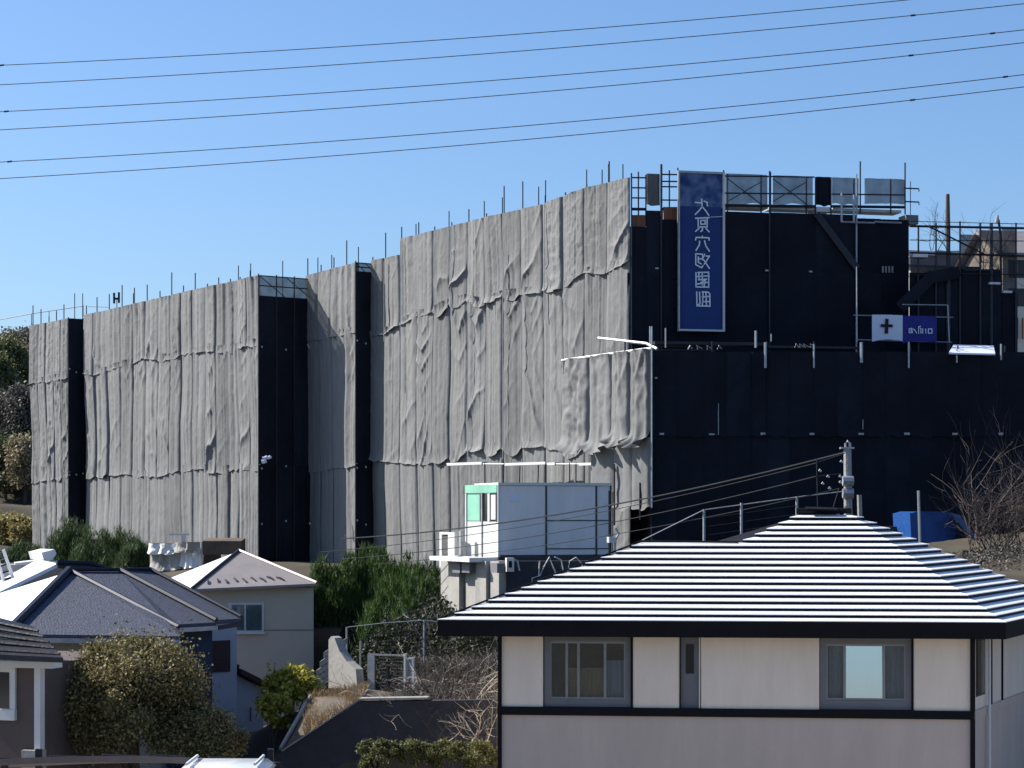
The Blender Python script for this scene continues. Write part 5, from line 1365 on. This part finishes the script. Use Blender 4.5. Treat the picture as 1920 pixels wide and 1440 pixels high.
for (a, b) in [((1530, 893), (1578, 888)), ((1530, 868), (1584, 850)), ((1531, 860), (1533, 960)), ((1573, 916), (1560, 958))]:
    MB().tube([P(*a, 49.8), P(*b, 49.8)], .012, 5).build('bracket', M['dark_steel'], up_)
MB().tube([P(1533, 957, 49.6), P(1560, 958, 49.6), P(1572, 964, 49.6), P(1584, 974, 49.6)], .02, 5).build('stay_pipe', M['steel'], up_)
tag(MB().tube([P(1613, 1000, 51), P(1611, 928, 51)], .06, 7).build('stub_post', M['concrete'], base=P(1613, 1000, 51)), 'short grey post just right of the utility pole', 'post')


def cable(name, label, a, b, sag, r, cat, group=None, n=24, m='cable'):
    a, b = Vector(a), Vector(b)
    pts = [a.lerp(b, i / n) - Vector((0, 0, sag * 4 * (i / n) * (1 - i / n))) for i in range(n + 1)]
    return tag(MB().tube(pts, r, 5).build(name, M[m], base=a), label, cat, group)
for i, (a, b, sag, r, lab) in enumerate([((1584, 848, 50), (640, 1010, 66), .35, .02, 'thick service cable running down left from the utility pole top'), ((1530, 868, 50), (600, 1035, 66), .3, .01, 'thin cable just below the thick service cable'), ((1530, 893, 50), (640, 1048, 66), .3, .012, 'third cable crossing the middle of the site office'), ((1573, 916, 50), (700, 1058, 64), .25, .01, 'lowest cable crossing the foot of the site office')]):
    cable('service_cable', lab, P(*a), P(*b), sag, r, 'cable', 'service cables from the utility pole')

fc = thing('chain_fence', 'grey post fence with sloping top rail behind the striped roof', 'fence', P(1400, 1020, 50))
for (px, y0, y1) in [(1320, 955, 1030), (1390, 943, 1025), (1494, 931, 985)]:
    MB().tube([P(px, y1, 51), P(px, y0, 51)], .032, 7).build('post', M['steel'], fc)
MB().tube([P(1190, 1020, 51), P(1320, 956, 51), P(1494, 932, 51), P(1584, 921, 51)], .014, 5).build('rail', M['steel'], fc)
for k in range(1, 4):
    MB().tube([P(1320, 956 + k * 16, 51), P(1494, 932 + k * 16, 51)], .005, 4).build('wire', M['dark_steel'], fc)

# blue covered bin and post at the right
bb_ = thing('covered_bin', 'bright blue tarp covered bin behind the striped roof slope', 'bin', P(1748, 1015, 54))
BBf = Frame(1706, 54.0, 1790, 54.4)
sheet('cover_front', BBf.P(1706, 962), BBf.P(1791, 965), BBf.P(1709, 1014), BBf.P(1790, 1010), BBf.n3, M['blue_tarp'], bb_, nu=14, nv=12, bul=.05, wr=.03, diag=.02, swag=.03, hem=.03, sag=.03, crump=.015, seed=2)
mb = MB(); mb.slab([BBf.P(1706, 963), BBf.P(1720, 959), BBf.P(1770, 959), BBf.P(1791, 966), BBf.P(1790, 1012), BBf.P(1709, 1016)], -BBf.n3 * .9); mb.build('body', M['blue_tarp'], bb_)
st_ = MB(); st_.slab([P(1782, 962, 54.2), P(1800, 968, 54.6), P(1836, 1014, 54.4), P(1822, 1012, 54.0)], (0, .03, .02))
tag(st_.build('tarp_flap', M['blue_tarp'], base=P(1810, 1010, 54.3)), 'slanting dark blue tarp flap right of the covered bin', 'tarp')
tag(MB().tube([P(1725, 1020, 53), P(1722, 920, 53)], .035, 6).build('steel_post', M['steel'], base=P(1725, 1020, 53)), 'tall thin grey post in front of the blue bin', 'post')
mb = MB(); mb.box(P(1672, 998, 55), (1.0, .6, .3)); tag(mb.build('concrete_block', M['dark_concrete'], base=P(1672, 1008, 55)), 'low grey concrete block left of the blue bin', 'block')

# ------------------------------------------------------------------ roof aerial and railing at the left end
ae = thing('roof_aerial', 'black H shaped aerial on the roof of the left wrapping', 'aerial', P(219, 580, 100))
for x in (214, 223):
    mb = MB(); mb.box(P(x, 558 + (0 if x > 215 else 1), 100), (.09, .08, .5)); mb.build('bar', M['cable'], ae)
mb = MB(); mb.box(P(218.5, 560, 100), (.16, .06, .1)); mb.build('bar', M['cable'], ae)
MB().tube([P(219, 590, 100), P(219, 562, 100)], .02, 5).build('mast', M['dark_steel'], ae)
ra_ = thing('roof_railing', 'thin railing along the top of the left end wrapping', 'railing', P(60, 610, 107))
MB().tube([P(-40, 607, 110), P(60, 588, 107.5), P(155, 574, 104)], .022, 5).build('rail', M['dark_steel'], ra_)
for (px, y0, y1) in [(59, 588, 615), (92, 583, 604), (106, 581, 602), (120, 579, 600), (140, 577, 600), (156, 572, 594)]:
    MB().tube([P(px, y1, 106.2), P(px, y0, 106.2)], .018, 5).build('post', M['dark_steel'], ra_)
MB().tube([P(165, 575, 103), P(203, 576, 101.5)], .012, 4).build('rail', M['dark_steel'], ra_)

# ------------------------------------------------------------------ power lines across the sky
LINES = [((0, 122.5), (960, 65), (1740, -4)), ((0, 159), (960, 97), (1920, 7)), ((0, 209.5), (960, 148), (1920, 56)), ((0, 243.5), (960, 177), (1920, 80)), ((0, 304), (960, 238), (1920, 140)), ((0, 335), (960, 264), (1920, 163))]
nm = ['topmost', 'second highest', 'third highest', 'fourth highest', 'fifth highest', 'lowest']
for i, tri in enumerate(LINES):
    cf = np.polyfit([p[0] for p in tri], [p[1] for p in tri], 2)
    xs_ = np.linspace(-700, 2700, 60)
    Yl = lambda x: 62 - (x - 960) / 1920 * 5
    pts = [P(x, float(np.polyval(cf, x)), Yl(x)) for x in xs_]
    t = thing('power_line', nm[i] + ' of the six power lines across the sky', 'power line', pts[0], 'power lines across the sky')
    MB().tube(pts, .0125, 5).build('wire', M['cable'], t)
    for (j, x) in [(0, 3), (1, 1712), (2, 12), (2, 1861), (3, 1708), (4, 18), (4, 1885), (5, 1711)]:
        if j == i:
            p = P(x, float(np.polyval(cf, x)), Yl(x)); MB().tube([p + Vector((-.07, 0, -.005)), p, p + Vector((.07, 0, .012))], .028, 6).build('splice', M['cable'], t)

# ------------------------------------------------------------------ carport and white car at the bottom
cpt = thing('carport', 'low brown arched carport roof at the bottom left edge', 'carport', P(200, 1450, 33))
nA = 16
vs = []
for i in range(nA + 1):
    x = -40 + 530 * i / nA; y = 1432 - 15 * math.sin(math.pi * min(1, max(0, (i + 2) / (nA + 3)))) ** .8
    p = P(x, y, 33)
    vs += [p, p + Vector((0, 3., -.36)), p + Vector((0, 0, -.1)), p + Vector((0, 3., -.46))]
fs = []
for i in range(nA):
    a = i * 4
    fs += [(a, a + 4, a + 5, a + 1), (a + 2, a + 3, a + 7, a + 6), (a, a + 2, a + 6, a + 4), (a + 1, a + 5, a + 7, a + 3)]
MB().add(vs, fs).build('roof', M['carport'], cpt, smooth=False)
for i in range(1, nA, 3):
    p = vs[i * 4]; MB().tube([p + Vector((0, 0, .02)), p + Vector((0, 3., -.34))], .012, 5).build('rib', M['carport'], cpt)
for (x, dy) in [(0, .3), (0, 2.7), (470, .3), (470, 2.7)]:
    p = P(x, 1434, 33) + Vector((0, dy, -.05)); mb = MB(); mb.box((p.x, p.y, p.z - 1.2), (.1, .1, 2.4)); mb.build('post', M['dark_steel'], cpt)

wcar = thing('parked_car', 'white car with only its roof showing at the bottom edge', 'car', (P(392, 1440, 30).x, 31.5, H - 5.25))
cx_ = P(392, 1440, 30).x; zg_ = H - 5.25
def loft(secs):
    mb = MB(); n = len(secs[0]); vs = [p for s_ in secs for p in s_]; fs = []
    for i in range(len(secs) - 1):
        for k in range(n):
            a = i * n + k; b = i * n + (k + 1) % n; fs.append((a, b, b + n, a + n))
    fs.append(tuple(range(n))[::-1]); fs.append(tuple(range((len(secs) - 1) * n, len(secs) * n)))
    return mb.add(vs, fs)
def sec(y, w, z0, z1):
    return [Vector((cx_ + sx * w * .5 * k, 31.5 + y, zg_ + z)) for sx, k, z in [(-1, .9, z0), (1, .9, z0), (1, 1, z0 + (z1 - z0) * .5), (1, .93, z1 - .06), (1, .8, z1), (-1, .8, z1), (-1, .93, z1 - .06), (-1, 1, z0 + (z1 - z0) * .5)]]
loft([sec(-1.95, 1.5, .3, .62), sec(-1.8, 1.66, .2, .85), sec(-.9, 1.7, .2, .95), sec(.9, 1.7, .2, .97), sec(1.75, 1.66, .2, .92), sec(1.95, 1.5, .35, .7)]).build('body', M['car_white'], wcar, smooth=True)
def csec(y, w, z0, z1): return sec(y, w, z0, z1)
loft([csec(-1.1, 1.55, .9, .95), csec(-.45, 1.42, .9, 1.38), csec(1.2, 1.42, .9, 1.4), csec(1.8, 1.5, .9, .98)]).build('cabin_glass', M['car_glass'], wcar, smooth=True)
loft([csec(-.6, 1.22, 1.34, 1.47), csec(-.2, 1.36, 1.36, 1.55), csec(.8, 1.38, 1.36, 1.56), csec(1.35, 1.22, 1.34, 1.48)]).build('roof', M['car_white'], wcar, smooth=True)
for sx in (-1, 1):
    MB().tube([Vector((cx_ + sx * .5, 31.2, zg_ + 1.6)), Vector((cx_ + sx * .5, 32.3, zg_ + 1.6))], .025, 6).build('roof_rail', M['white_paint'], wcar)
    for y in (-1.2, 1.25):
        MB().tube([Vector((cx_ + sx * .65, 31.5 + y, zg_ + .3)), Vector((cx_ + sx * .86, 31.5 + y, zg_ + .3))], .3, 14).build('wheel', M['tyre'], wcar)
